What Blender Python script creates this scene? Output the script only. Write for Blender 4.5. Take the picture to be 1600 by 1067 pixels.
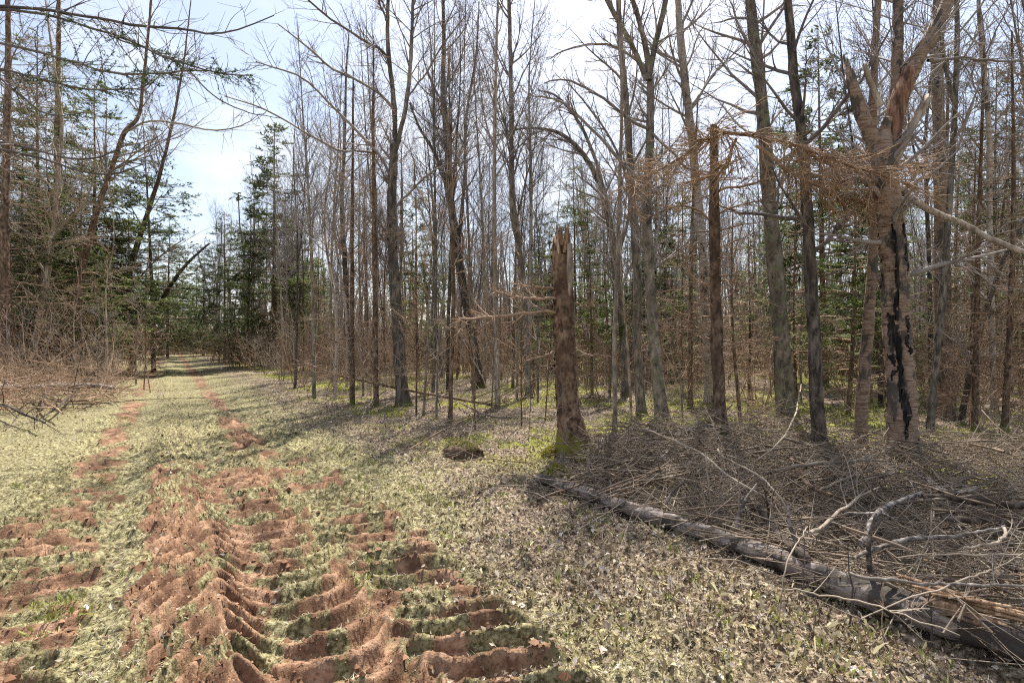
import bpy, math, random
import numpy as np
from mathutils import Vector

R = math.radians
scene = bpy.context.scene
col = scene.collection
for _o in list(bpy.data.objects):
    bpy.data.objects.remove(_o)

# ------------------------------------------------------------------ camera, sky, sun, exposure
F = 850.0            # focal length in pixels of a 1600 px wide frame
CX, CY, CH = 800.0, 533.0, 1.5
cam_d = bpy.data.cameras.new("camera")
cam_d.lens = F / 1600 * 36.0
cam_d.sensor_width = 36.0
cam_d.clip_start = 0.05
cam_d.clip_end = 3000
cam = bpy.data.objects.new("camera", cam_d)
cam.location = (0, 0, CH)
cam.rotation_euler = (R(90), 0, 0)
col.objects.link(cam)
scene.camera = cam

SUN_AZ, SUN_EL = R(14), R(58)      # azimuth clockwise from +Y (the view direction)
world = bpy.data.worlds.new("World")
scene.world = world
world.use_nodes = True
wn, wl = world.node_tree.nodes, world.node_tree.links
wn.clear()
w_out = wn.new("ShaderNodeOutputWorld")
w_bg = wn.new("ShaderNodeBackground")
w_bg.inputs["Strength"].default_value = 0.09
w_sky = wn.new("ShaderNodeTexSky")
w_sky.sky_type = 'NISHITA'
w_sky.sun_disc = False
w_sky.sun_elevation = SUN_EL
w_sky.sun_rotation = SUN_AZ
w_sky.air_density = 1.0
w_sky.dust_density = 1.6
w_tc = wn.new("ShaderNodeTexCoord")
w_map = wn.new("ShaderNodeMapping")
w_map.inputs["Scale"].default_value = (1.0, 1.0, 1.8)
w_no = wn.new("ShaderNodeTexNoise")
w_no.inputs["Scale"].default_value = 2.3
w_no.inputs["Detail"].default_value = 7
w_no.inputs["Roughness"].default_value = 0.6
w_cr = wn.new("ShaderNodeValToRGB")
w_cr.color_ramp.elements[0].position = 0.43
w_cr.color_ramp.elements[0].color = (0.22, 0.22, 0.22, 1)
w_cr.color_ramp.elements[1].position = 0.70
w_mix = wn.new("ShaderNodeMixRGB")
w_mix.inputs["Color2"].default_value = (6.0, 6.1, 6.4, 1)
wl.new(w_tc.outputs["Generated"], w_map.inputs["Vector"])
wl.new(w_map.outputs["Vector"], w_no.inputs["Vector"])
wl.new(w_no.outputs["Fac"], w_cr.inputs["Fac"])
wl.new(w_cr.outputs["Color"], w_mix.inputs["Fac"])
wl.new(w_sky.outputs["Color"], w_mix.inputs["Color1"])
wl.new(w_mix.outputs["Color"], w_bg.inputs["Color"])
wl.new(w_bg.outputs["Background"], w_out.inputs["Surface"])

sun_d = bpy.data.lights.new("sun", 'SUN')
sun_d.energy = 5.0
sun_d.angle = R(0.5)
sun_d.color = (1.0, 0.93, 0.81)
sun = bpy.data.objects.new("sun", sun_d)
s_dir = Vector((math.sin(SUN_AZ) * math.cos(SUN_EL), math.cos(SUN_AZ) * math.cos(SUN_EL), math.sin(SUN_EL)))
sun.rotation_euler = s_dir.to_track_quat('Z', 'Y').to_euler()
sun.location = (10, 40, 40)
col.objects.link(sun)

scene.view_settings.view_transform = 'Standard'
scene.view_settings.look = 'None'
scene.view_settings.gamma = 1.0
scene.view_settings.exposure = 1.25
scene.view_settings.use_curve_mapping = False
scene.cycles.max_bounces = 3
scene.cycles.diffuse_bounces = 2
scene.cycles.transmission_bounces = 2
scene.cycles.filter_width = 1.15
scene.cycles.use_adaptive_sampling = True
scene.cycles.adaptive_threshold = 0.02
scene.cycles.use_denoising = False
scene.cycles.debug_use_spatial_splits = True

# ------------------------------------------------------------------ numpy helpers
def rs_(seed):
    return np.random.default_rng(seed)

def _hash(ix, iy, seed):
    h = (ix.astype(np.int64) * 374761393 + iy.astype(np.int64) * 668265263 + seed * 974634187) & 0xffffffff
    h = ((h ^ (h >> 13)) * 1274126177) & 0xffffffff
    h = (h ^ (h >> 16)) & 0xffffffff
    return h / 4294967295.0

def vnoise(x, y, seed=0):
    x = np.asarray(x, float); y = np.asarray(y, float)
    ix = np.floor(x); iy = np.floor(y)
    fx = x - ix; fy = y - iy
    fx = fx * fx * (3 - 2 * fx); fy = fy * fy * (3 - 2 * fy)
    a = _hash(ix, iy, seed); b = _hash(ix + 1, iy, seed)
    c = _hash(ix, iy + 1, seed); d = _hash(ix + 1, iy + 1, seed)
    return (a + (b - a) * fx) * (1 - fy) + (c + (d - c) * fx) * fy

def fbm(x, y, seed=0, oct=4):
    s = 0; a = 0.5
    for i in range(oct):
        s = s + a * (vnoise(x, y, seed + i * 17) - 0.5)
        x = x * 2.03 + 5.1; y = y * 2.03 + 1.7; a *= 0.5
    return s * 2      # about -1 .. 1

def sstep(a, b, x):
    t = np.clip((np.asarray(x, float) - a) / (b - a), 0, 1)
    return t * t * (3 - 2 * t)

# ------------------------------------------------------------------ terrain
TD = np.array([-0.533, 0.846])          # trail runs this way
def trail_uv(x, y):
    u = 0.846 * x + 0.533 * y
    v = -0.533 * x + 0.846 * y
    return u, v

def base_h(x, y):
    x = np.asarray(x, float); y = np.asarray(y, float)
    u, v = trail_uv(x, y)
    r = np.hypot(x, y)
    h = 0.30 * sstep(-2.0, -5.0, u)
    h = h + 0.07 * fbm(x / 1.6, y / 1.6, 3, 3) * sstep(0.8, 3.0, np.abs(u - 0.2))
    h = h + 0.45 * fbm(x / 14.0, y / 14.0, 9, 2) * sstep(9, 30, r) * sstep(2.5, 8, np.abs(u))
    h = h - 0.05 * np.exp(-((u - 0.9) / 0.55) ** 2) - 0.04 * np.exp(-((u + 0.75) / 0.5) ** 2) + 0.03 * np.exp(-((u + 0.1) / 0.2) ** 2)
    h = h + 0.05 * sstep(1.5, 3.2, u) 
    return h

def lug(ph, w, e=0.16):
    p = np.ceil(ph) - ph          # steep face towards the camera, slow back
    return sstep(0, e * 2.4, p) * (1 - sstep(w, w + e, p))

def micro_h(x, y):
    """tyre lug prints, clods and tussocks; returns height and soil mask"""
    u, v = trail_uv(x, y)
    r = np.hypot(x, y)
    fade = 1 - 0.75 * sstep(10, 22, r)
    wob = 0.10 * fbm(u * 1.3, v * 0.6, 21, 2)
    jit = 0.22 * fbm(u * 2.2, v * 2.2, 22, 2)
    uu = u + wob
    h = np.zeros_like(u)
    # main right tyre: chevrons whose apex line runs at u=.22, arms sweeping out and curling up at the berm
    du = uu - 0.22
    gu = np.interp(uu, [-0.3, -0.2, 0.22, 0.40, 0.55, 0.75, 0.88, 0.98, 1.08], [-0.92, -0.75, 0.0, -0.34, -0.47, -0.50, -0.44, -0.30, -0.10])
    ph = (v - gu) / 0.225 + 0.2 * jit
    ej = 0.16 * fbm(u * 5, v * 5, 24, 3)
    mR = sstep(-0.46, -0.34, du + ej) * (1 - sstep(0.68, 0.84, du + ej))
    gap = 1.0
    amp = np.interp(uu, [-.2, .20, .30, .38, .50, .60, .85, .98, 1.1], [.075, .08, .075, .04, .04, .095, .105, .095, .06]) * (0.7 + 0.45 * vnoise(u * 1.3, v * 1.3, 31)) * gap
    lz = sstep(0.26, 0.18, uu)          # left arms: narrow rounded ridges
    sn = np.clip(0.5 + 0.62 * np.sin(2 * math.pi * ph), 0, 1) ** 1.3
    ragged = 0.90 + 0.2 * vnoise(u * 12, v * 12, 43)
    h += amp * ragged * ((1 - lz) * lug(ph + 0.05 * fbm(u * 9, v * 9, 44, 2), 0.50, 0.17) + lz * 1.25 * sn) * mR
    # spine ridge with broken clods
    h += 0.05 * np.exp(-(du / 0.05) ** 2) * vnoise(u * 9, v * 7, 33)
    # outer right pass
    du2 = uu - 1.30
    ph2 = (v + 0.5 * du2) / 0.215 + jit + 0.4
    mR2 = sstep(-0.34, -0.24, du2 + ej) * (1 - sstep(0.26, 0.46, du2 + ej))
    h += 0.09 * lug(ph2 + 0.12 * fbm(u * 8, v * 8, 45, 2), 0.45, 0.2) * mR2 * (0.4 + 0.9 * vnoise(u * 2, v * 2, 35))
    # berm between the two
    h += 0.05 * np.exp(-((uu - 1.02) / 0.08) ** 2) * (0.3 + vnoise(u * 8, v * 6, 36))
    # left tyre
    du3 = uu + 0.45
    ph3 = (v + 0.15 * du3) / 0.215 + jit
    mL = sstep(-0.85, -0.60, du3 + ej) * (1 - sstep(0.0, 0.16, du3 + ej))
    hm = sstep(-1.6, -1.2, uu) * (1 - sstep(1.7, 2.1, uu)) * (1 - np.clip(mR + mR2 + mL, 0, 1))
    h += 0.045 * hm * lug((v + 0.45 * uu) / 0.27 + jit, 0.42, 0.2) * vnoise(u * 1.5, v * 1.2, 39)
    h += 0.09 * lug(ph3 + 0.12 * fbm(u * 8, v * 8, 46, 2), 0.45, 0.2) * mL * (0.35 + 0.95 * vnoise(u * 2.4, v * 1.3, 37))
    soil = np.clip(mR * 1.0 + mR2 * 0.75 + mL * 0.72, 0, 1)
    h *= fade
    # faint third pass on the verge
    du4 = uu - 1.95
    m4 = sstep(-0.3, -0.15, du4) * (1 - sstep(0.12, 0.3, du4))
    h += fade * 0.05 * m4 * lug((v - 0.5 * du4) / 0.28 + jit, 0.5) * sstep(0.45, 0.6, vnoise(u * 0.7, v * 0.5, 41))
    # clods and tussocks
    near = 1 - sstep(9, 16, r)
    cl = np.clip(fbm(x * 9, y * 9, 51, 3), -0.5, 1)
    h += near * (0.042 - 0.032 * soil + 0.022 * sstep(1.7, 2.3, u)) * cl
    h += near * (0.016 - 0.006 * soil) * fbm(x * 26, y * 26, 55, 3)
    lump = np.abs(fbm(x * 17, y * 17, 58, 3))
    h += near * soil * (0.016 * np.clip(lump - 0.12, 0, 1) + 0.012 * np.clip(fbm(x * 11, y * 11, 59, 2) - 0.15, 0, 1) - 0.008)
    return h, soil

def gz(x, y):
    return float(base_h(np.array(x), np.array(y)))

def at(px, py):
    """pixel of the photograph -> point on the terrain"""
    Y = CH * F / max(py - CY, 4)
    for _ in range(30):
        X = (px - CX) / F * Y
        Y = 0.5 * Y + 0.5 * (CH - gz(X, Y)) * F / max(py - CY, 4)
    X = (px - CX) / F * Y
    return Vector((X, Y, gz(X, Y)))

def pt(px, py, Y):
    return np.array([(px - CX) / F * Y, Y, CH + (CY - py) / F * Y])

# ------------------------------------------------------------------ mesh builders
def mk_mesh(name, V, polys, mat, smooth=True, attrs=None, colors=None):
    """polys: list of (n,k) int arrays"""
    me = bpy.data.meshes.new(name)
    V = np.asarray(V, np.float32)
    me.vertices.add(len(V))
    me.vertices.foreach_set("co", V.ravel())
    tot = sum(p.size for p in polys)
    npol = sum(len(p) for p in polys)
    me.loops.add(tot)
    me.polygons.add(npol)
    li = np.concatenate([p.ravel() for p in polys]).astype(np.int32)
    cnt = np.concatenate([np.full(len(p), p.shape[1], np.int32) for p in polys])
    st = np.concatenate([[0], np.cumsum(cnt)[:-1]]).astype(np.int32)
    me.loops.foreach_set("vertex_index", li)
    me.polygons.foreach_set("loop_start", st)
    me.polygons.foreach_set("loop_total", cnt)
    me.polygons.foreach_set("use_smooth", np.full(npol, smooth, bool))
    if attrs:
        for k, a in attrs.items():
            at_ = me.attributes.new(k, 'FLOAT', 'POINT')
            at_.data.foreach_set("value", np.asarray(a, np.float32))
    if colors is not None:
        ca = me.color_attributes.new("tint", 'FLOAT_COLOR', 'POINT')
        c4 = np.ones((len(V), 4), np.float32); c4[:, :3] = colors
        ca.data.foreach_set("color", c4.ravel())
    me.materials.append(mat)
    me.update(calc_edges=True)
    me.validate()
    return me

def nrm(a):
    return a / np.maximum(np.linalg.norm(a, axis=-1, keepdims=True), 1e-9)

def tube_batch(P, Rr, sides):
    """P (N,k,3), Rr (N,k) -> verts, quads"""
    N, k, _ = P.shape
    T = np.empty_like(P)
    T[:, 1:-1] = P[:, 2:] - P[:, :-2]
    T[:, 0] = P[:, 1] - P[:, 0]
    T[:, -1] = P[:, -1] - P[:, -2]
    T = nrm(T)
    m = np.abs(T.mean(1))
    ref = np.zeros((N, 3))
    ref[np.arange(N), m.argmin(1)] = 1
    U = nrm(np.cross(T, ref[:, None, :]))
    W = np.cross(T, U)
    a = np.arange(sides) * 2 * math.pi / sides
    V = P[:, :, None, :] + Rr[:, :, None, None] * (np.cos(a)[None, None, :, None] * U[:, :, None, :] + np.sin(a)[None, None, :, None] * W[:, :, None, :])
    V = V.reshape(-1, 3)
    n = np.arange(N)[:, None, None] * (k * sides)
    i = np.arange(k - 1)[None, :, None] * sides
    j = np.arange(sides)[None, None, :]
    j2 = (j + 1) % sides
    q = np.stack([n + i + j, n + i + j2, n + i + sides + j2, n + i + sides + j], -1).reshape(-1, 4)
    return V, q

class Geo:
    def __init__(self):
        self.V = []; self.Q = []; self.T = []; self.C = []; self.n = 0
    def tubes(self, b, sides, tint=None):
        V, q = tube_batch(b['P'], b['R'], sides)
        self.V.append(V); self.Q.append(q + self.n); self.n += len(V)
        if tint is not None:
            self.C.append(np.repeat(tint, b['P'].shape[1] * sides, axis=0))
        return self
    def quads(self, V, tint=None):       # V (N,4,3)
        N = len(V)
        self.V.append(V.reshape(-1, 3)); self.Q.append(np.arange(N * 4).reshape(-1, 4) + self.n); self.n += N * 4
        if tint is not None: self.C.append(np.repeat(tint, 4, axis=0))
        return self
    def tris(self, V, tint=None):
        N = len(V)
        self.V.append(V.reshape(-1, 3)); self.T.append(np.arange(N * 3).reshape(-1, 3) + self.n); self.n += N * 3
        if tint is not None: self.C.append(np.repeat(tint, 3, axis=0))
        return self
    def raw(self, V, Q=None, T=None, tint=None):
        self.V.append(np.asarray(V, float))
        if Q is not None and len(Q): self.Q.append(np.asarray(Q) + self.n)
        if T is not None and len(T): self.T.append(np.asarray(T) + self.n)
        self.n += len(V)
        if tint is not None: self.C.append(tint)
        return self
    def mesh(self, name, mat, smooth=True, origin=None):
        V = np.concatenate(self.V)
        if origin is not None: V = V - np.asarray(origin)
        pol = []
        if self.Q: pol.append(np.concatenate(self.Q))
        if self.T: pol.append(np.concatenate(self.T))
        return mk_mesh(name, V, pol, mat, smooth, colors=np.concatenate(self.C) if self.C else None)

def resample(pts, rad, n):
    pts = np.asarray(pts, float); rad = np.asarray(rad, float)
    if len(pts) > 2:      # Catmull-Rom
        P = np.vstack([2 * pts[0] - pts[1], pts, 2 * pts[-1] - pts[-2]])
        out = []; ro = []
        for i in range(1, len(P) - 2):
            t = np.linspace(0, 1, 9)[:-1, None]
            a, b, c, d = P[i - 1], P[i], P[i + 1], P[i + 2]
            out.append(0.5 * ((2 * b) + (-a + c) * t + (2 * a - 5 * b + 4 * c - d) * t ** 2 + (-a + 3 * b - 3 * c + d) * t ** 3))
            ro.append(rad[i - 1] + (rad[i] - rad[i - 1]) * t[:, 0])
        out.append(pts[-1:]); ro.append(rad[-1:])
        pts = np.vstack(out); rad = np.concatenate(ro)
    s = np.concatenate([[0], np.cumsum(np.linalg.norm(np.diff(pts, axis=0), axis=1))])
    q = np.linspace(0, s[-1], n)
    return np.stack([np.interp(q, s, pts[:, i]) for i in range(3)], 1), np.interp(q, s, rad), s[-1]

def line(pts, rad, k=None, wig=0.0, seed=0):
    P, r, L = resample(pts, rad, k or max(4, int(3 * len(pts))))
    if wig:
        rs = rs_(seed)
        o = np.cumsum(rs.normal(0, wig, P.shape), 0)
        o -= np.linspace(0, 1, len(P))[:, None] * o[-1]
        P = P + o
    return dict(P=P[None], R=r[None], L=np.array([L]))

def cat(*bs):
    return dict(P=np.concatenate([b['P'] for b in bs]), R=np.concatenate([b['R'] for b in bs]), L=np.concatenate([b['L'] for b in bs]))

def spawn(par, n, rs, t=(0.2, 1.0), ang=(30, 60), ln=(0.3, 0.6), k=5, up=0.05, wig=0.1, rf=0.6, rtip=0.003, rel=True, shrink=0.5, rmax=9.0, rmin=0.003, flat=None):
    P, Rr, L = par['P'], par['R'], par['L']
    N, m, _ = P.shape
    idx = rs.choice(N, n, p=L / L.sum())
    tt = rs.uniform(t[0], t[1], n)
    f = tt * (m - 1)
    i0 = np.minimum(f.astype(int), m - 2); w = (f - i0)[:, None]
    p = P[idx, i0] * (1 - w) + P[idx, i0 + 1] * w
    tan = nrm(P[idx, i0 + 1] - P[idx, i0])
    r = Rr[idx, i0] * (1 - w[:, 0]) + Rr[idx, i0 + 1] * w[:, 0]
    rv = rs.normal(size=(n, 3))
    if flat is not None: rv = rv * np.array([1, 1, flat])
    per = rv - (rv * tan).sum(1, keepdims=True) * tan
    per = nrm(per)
    a = np.radians(rs.uniform(ang[0], ang[1], n))[:, None]
    d = nrm(np.cos(a) * tan + np.sin(a) * per)
    ln_ = rs.uniform(ln[0], ln[1], n) * (L[idx] if rel else 1.0) * (1 - shrink * (tt - t[0]) / max(t[1] - t[0], 1e-6))
    r0 = np.clip(r * rf * rs.uniform(0.7, 1.0, n), rmin, rmax)
    out = np.empty((n, k, 3)); out[:, 0] = p
    st = (ln_ / (k - 1))[:, None]
    for j in range(1, k):
        d = d + rs.normal(0, wig, (n, 3)); d[:, 2] += up
        d = nrm(d)
        out[:, j] = out[:, j - 1] + d * st
    fr = np.linspace(0, 1, k)[None]
    RR = r0[:, None] * (1 - fr) + np.minimum(rtip, r0)[:, None] * fr
    return dict(P=out, R=RR, L=ln_)

def trunk_geo(pts, rad, sides=14, rough=0.06, flare=0.6, ring=0.10, seed=0, jag=0.0, sink=0.2, groove=None, kmax=160):
    rs = rs_(seed)
    pts = [np.asarray(p, float) for p in pts]
    if sink:
        d = nrm(pts[0] - pts[1]); pts[0] = pts[0] + d * sink
    L = sum(np.linalg.norm(pts[i + 1] - pts[i]) for i in range(len(pts) - 1))
    k = int(np.clip(L / ring, 6, kmax))
    P, r, L = resample(pts, rad, k)
    s = np.linspace(0, L, k)
    P = P + np.cumsum(rs.normal(0, 0.0025, P.shape), 0)
    T = np.gradient(P, axis=0); T = nrm(T)
    U = nrm(np.cross(T, np.array([0, 1.0, 0.03]))); W = np.cross(T, U)
    a = np.arange(sides) * 2 * math.pi / sides
    A, S = np.meshgrid(a, s)
    n = np.zeros_like(A)
    for q in range(7):
        fa = rs.integers(1, 6); fs = rs.uniform(0.6, 9)
        n += rs.normal() / (1 + 0.25 * fs) * np.sin(fa * A + fs * S + rs.uniform(0, 6.3))
    n += rs.normal(0, 0.55, n.shape)
    h = np.maximum(S - sink, 0)
    nr = rs.integers(4, 7)
    fl = flare * np.exp(-h / (0.9 * rad[0] + 0.04)) * (0.75 + 0.55 * np.cos(nr * A + rs.uniform(0, 6)) + 0.2 * np.cos(2 * A + 1))
    RR = r[:, None] * (1 + rough * n + fl)
    if groove is not None:
        a0, wd, dp, s0, s1 = groove
        da = np.angle(np.exp(1j * (A - a0 - 0.25 * np.sin(2.1 * S))))
        RR *= 1 - dp * np.exp(-(da / wd) ** 2) * sstep(s0, s0 + .4, S) * (1 - sstep(s1 - .4, s1, S))
    V = P[:, None, :] + RR[..., None] * (np.cos(A)[..., None] * U[:, None, :] + np.sin(A)[..., None] * W[:, None, :])
    if jag:
        V[-1] += T[-1] * rs.uniform(-0.2, 1.0, sides)[:, None] * jag
        V[-2] += T[-1] * rs.uniform(-0.3, 0.3, sides)[:, None] * jag
    V = V.reshape(-1, 3)
    i = np.arange(k - 1)[:, None] * sides; j = np.arange(sides)[None]; j2 = (j + 1) % sides
    q = np.stack([i + j, i + j2, i + sides + j2, i + sides + j], -1).reshape(-1, 4)
    c = P[-1] - T[-1] * (jag * 0.5)
    V = np.vstack([V, c])
    top = (k - 1) * sides
    tr = np.stack([top + np.arange(sides), top + (np.arange(sides) + 1) % sides, np.full(sides, len(V) - 1)], 1)
    g = Geo().raw(V, q, tr)
    g.line = dict(P=P[None], R=r[None], L=np.array([L]))
    return g

# ------------------------------------------------------------------ materials
def new_mat(name):
    m = bpy.data.materials.new(name); m.use_nodes = True
    nt = m.node_tree; nt.nodes.clear()
    out = nt.nodes.new("ShaderNodeOutputMaterial")
    return m, nt, out

def N_(nt, t, **kw):
    n = nt.nodes.new(t)
    for k, v in kw.items():
        if k in n.inputs: n.inputs[k].default_value = v
        else: setattr(n, k, v)
    return n

def ramp(nt, fac, stops):
    c = nt.nodes.new("ShaderNodeValToRGB")
    el = c.color_ramp.elements
    while len(el) < len(stops): el.new(0.5)
    for e, (p, cc) in zip(el, stops):
        e.position = p; e.color = (*cc, 1)
    nt.links.new(fac, c.inputs["Fac"])
    return c.outputs["Color"]

def noise(nt, vec, scale, detail=4, rough=0.6):
    n = N_(nt, "ShaderNodeTexNoise", Scale=scale, Detail=detail, Roughness=rough)
    if vec is not None: nt.links.new(vec, n.inputs["Vector"])
    return n.outputs["Fac"]

def mapping(nt, scale):
    tc = nt.nodes.new("ShaderNodeTexCoord")
    mp = nt.nodes.new("ShaderNodeMapping"); mp.inputs["Scale"].default_value = scale
    nt.links.new(tc.outputs["Object"], mp.inputs["Vector"])
    return mp.outputs["Vector"], tc

def mixc(nt, fac, a, b, mode='MIX'):
    m = nt.nodes.new("ShaderNodeMixRGB"); m.blend_type = mode
    for inp, v in (("Fac", fac), ("Color1", a), ("Color2", b)):
        if hasattr(v, "is_linked") or isinstance(v, bpy.types.NodeSocket): nt.links.new(v, m.inputs[inp])
        elif isinstance(v, (int, float)): m.inputs[inp].default_value = v
        else: m.inputs[inp].default_value = (*v, 1)
    return m.outputs["Color"]

def math_(nt, op, a, b=None, clamp=False):
    m = nt.nodes.new("ShaderNodeMath"); m.operation = op; m.use_clamp = clamp
    for i, v in enumerate((a, b)):
        if v is None: continue
        if isinstance(v, bpy.types.NodeSocket): nt.links.new(v, m.inputs[i])
        else: m.inputs[i].default_value = v
    return m.outputs[0]

def principled(nt, out, color, rough=0.9, bump=None, bstr=0.5, bdist=0.01, trans=None):
    p = nt.nodes.new("ShaderNodeBsdfPrincipled")
    p.inputs["Roughness"].default_value = rough
    p.inputs["Specular IOR Level"].default_value = 0.2
    if isinstance(color, bpy.types.NodeSocket): nt.links.new(color, p.inputs["Base Color"])
    else: p.inputs["Base Color"].default_value = (*color, 1)
    if bump is not None:
        b = nt.nodes.new("ShaderNodeBump"); b.inputs["Strength"].default_value = bstr; b.inputs["Distance"].default_value = bdist
        nt.links.new(bump, b.inputs["Height"]); nt.links.new(b.outputs["Normal"], p.inputs["Normal"])
    sh = p.outputs["BSDF"]
    if trans:
        t = nt.nodes.new("ShaderNodeBsdfTranslucent")
        if isinstance(color, bpy.types.NodeSocket): nt.links.new(color, t.inputs["Color"])
        else: t.inputs["Color"].default_value = (*color, 1)
        mx = nt.nodes.new("ShaderNodeMixShader"); mx.inputs["Fac"].default_value = trans
        nt.links.new(sh, mx.inputs[1]); nt.links.new(t.outputs["BSDF"], mx.inputs[2])
        sh = mx.outputs["Shader"]
    nt.links.new(sh, out.inputs["Surface"])
    return p

def bark(name, dark, mid, light, zs=0.35, scale=14, moss=0.0, lichen=0.0, moss_col=(0.10, 0.12, 0.02), bdist=0.012, mossh=0.45):
    m, nt, out = new_mat(name)
    v, tc = mapping(nt, (1, 1, zs))
    n1 = noise(nt, v, scale, 6, 0.65)
    n2 = noise(nt, v, scale * 0.22, 3, 0.5)
    c = ramp(nt, n1, [(0.40, dark), (0.5, mid), (0.62, light)])
    c = mixc(nt, ramp(nt, n2, [(0.42, (0, 0, 0)), (0.62, (0.7, 0.7, 0.7))]), c, tuple(x * 0.5 for x in mid))
    oi = nt.nodes.new("ShaderNodeObjectInfo")
    hsv = nt.nodes.new("ShaderNodeHueSaturation")
    nt.links.new(c, hsv.inputs["Color"])
    nt.links.new(math_(nt, 'ADD', math_(nt, 'MULTIPLY', oi.outputs["Random"], 0.45), 0.78), hsv.inputs["Value"])
    c = hsv.outputs["Color"]
    if lichen:
        vo = N_(nt, "ShaderNodeTexVoronoi", Scale=7.0)
        nt.links.new(v, vo.inputs["Vector"])
        l = noise(nt, tc.outputs["Object"], 7.0, 7, 0.75)
        f = ramp(nt, l, [(0.60 - 0.08 * lichen, (0, 0, 0)), (0.68 - 0.08 * lichen, (0.85, 0.85, 0.85))])
        c = mixc(nt, f, c, (0.14, 0.155, 0.085))
    if moss:
        sp = nt.nodes.new("ShaderNodeSeparateXYZ"); nt.links.new(tc.outputs["Object"], sp.inputs[0])
        z = math_(nt, 'MULTIPLY', sp.outputs["Z"], -1.0 / mossh)
        nn = noise(nt, tc.outputs["Object"], 6.0, 5, 0.7)
        f = math_(nt, 'ADD', math_(nt, 'ADD', z, 0.35), math_(nt, 'MULTIPLY', nn, 1.7 * moss))
        f = ramp(nt, f, [(0.55, (0, 0, 0)), (0.85, (1, 1, 1))])
        c = mixc(nt, f, c, moss_col)
    principled(nt, out, c, 0.92, n1, 0.9, bdist)
    return m

def birch_bark(name, light=(0.42, 0.35, 0.29), tan=(0.27, 0.17, 0.11), dark=(0.03, 0.025, 0.022), amount=0.5):
    m, nt, out = new_mat(name)
    v, tc = mapping(nt, (1.4, 1.4, 11))
    n1 = noise(nt, v, 5.0, 6, 0.7)
    v2, tc2 = mapping(nt, (1, 1, 0.55))
    n2 = noise(nt, v2, 4.2, 5, 0.65)
    n3 = noise(nt, v2, 9.0, 4, 0.6)
    c = ramp(nt, n1, [(0.40, tan), (0.5, tuple(0.5 * (a + b) for a, b in zip(light, tan))), (0.61, light)])
    lent = ramp(nt, n1, [(0.34, (1, 1, 1)), (0.41, (0, 0, 0))])
    c = mixc(nt, lent, c, dark)
    patch = ramp(nt, n2, [(0.51 + 0.08 * (1 - amount), (0, 0, 0)), (0.56 + 0.08 * (1 - amount), (1, 1, 1))])
    c = mixc(nt, patch, c, mixc(nt, n3, dark, (0.10, 0.085, 0.075)))
    oi = nt.nodes.new("ShaderNodeObjectInfo")
    hsv = nt.nodes.new("ShaderNodeHueSaturation")
    nt.links.new(c, hsv.inputs["Color"])
    nt.links.new(math_(nt, 'ADD', math_(nt, 'MULTIPLY', oi.outputs["Random"], 0.3), 0.85), hsv.inputs["Value"])
    principled(nt, out, hsv.outputs["Color"], 0.75, n1, 0.6, 0.008)
    return m

def twig(name, a, b):
    m, nt, out = new_mat(name)
    tc = nt.nodes.new("ShaderNodeTexCoord")
    n1 = noise(nt, tc.outputs["Object"], 3.0, 3, 0.6)
    oi = nt.nodes.new("ShaderNodeObjectInfo")
    f = math_(nt, 'ADD', math_(nt, 'MULTIPLY', n1, 0.9), math_(nt, 'MULTIPLY', oi.outputs["Random"], 0.3))
    c = ramp(nt, f, [(0.42, a), (0.72, b)])
    principled(nt, out, c, 0.85)
    return m

def tinted(name, trans=0.25, rough=0.8, gain=(1, 1, 1)):
    m, nt, out = new_mat(name)
    at_ = nt.nodes.new("ShaderNodeAttribute"); at_.attribute_name = "tint"
    tc = nt.nodes.new("ShaderNodeTexCoord")
    n1 = noise(nt, tc.outputs["Object"], 18.0, 2, 0.6)
    c = mixc(nt, 0.35, at_.outputs["Color"], ramp(nt, n1, [(0.3, (0.55, 0.55, 0.55)), (0.7, (1, 1, 1))]), 'MULTIPLY')
    principled(nt, out, c, rough, trans=trans)
    return m

def needles(name, a, b):
    m, nt, out = new_mat(name)
    tc = nt.nodes.new("ShaderNodeTexCoord")
    n1 = noise(nt, tc.outputs["Object"], 2.2, 4, 0.7)
    oi = nt.nodes.new("ShaderNodeObjectInfo")
    f = math_(nt, 'ADD', math_(nt, 'MULTIPLY', n1, 1.0), math_(nt, 'MULTIPLY', math_(nt, 'SUBTRACT', oi.outputs["Random"], 0.5), 0.3))
    c = ramp(nt, f, [(0.38, a), (0.64, b)])
    principled(nt, out, c, 0.7, trans=0.3)
    return m

M = {}
M['spruce'] = bark('spruce_bark', (0.045, 0.030, 0.022), (0.14, 0.092, 0.064), (0.25, 0.18, 0.13), 0.5, 16, moss=0.9)
M['snag'] = bark('snag_bark', (0.05, 0.032, 0.022), (0.17, 0.105, 0.068), (0.28, 0.19, 0.13), 0.6, 13, moss=1.0, moss_col=(0.16, 0.15, 0.02), bdist=0.02)
M['grey'] = bark('grey_bark', (0.06, 0.05, 0.045), (0.16, 0.135, 0.115), (0.29, 0.25, 0.21), 0.3, 15, moss=0.6, lichen=0.5)
M['mossy'] = bark('mossy_grey_bark', (0.06, 0.05, 0.045), (0.19, 0.155, 0.13), (0.33, 0.28, 0.23), 0.5, 9, moss=0.6, lichen=1.1)
M['darkbark'] = bark('dark_bark', (0.025, 0.02, 0.018), (0.08, 0.065, 0.055), (0.16, 0.13, 0.11), 0.3, 15, moss=0.6, lichen=0.4)
M['palebark'] = bark('pale_bark', (0.12, 0.095, 0.075), (0.28, 0.225, 0.175), (0.42, 0.36, 0.29), 0.3, 14, moss=0.5)
M['brownbark'] = bark('brown_bark', (0.05, 0.034, 0.025), (0.16, 0.105, 0.07), (0.27, 0.195, 0.14), 0.3, 18)
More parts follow.
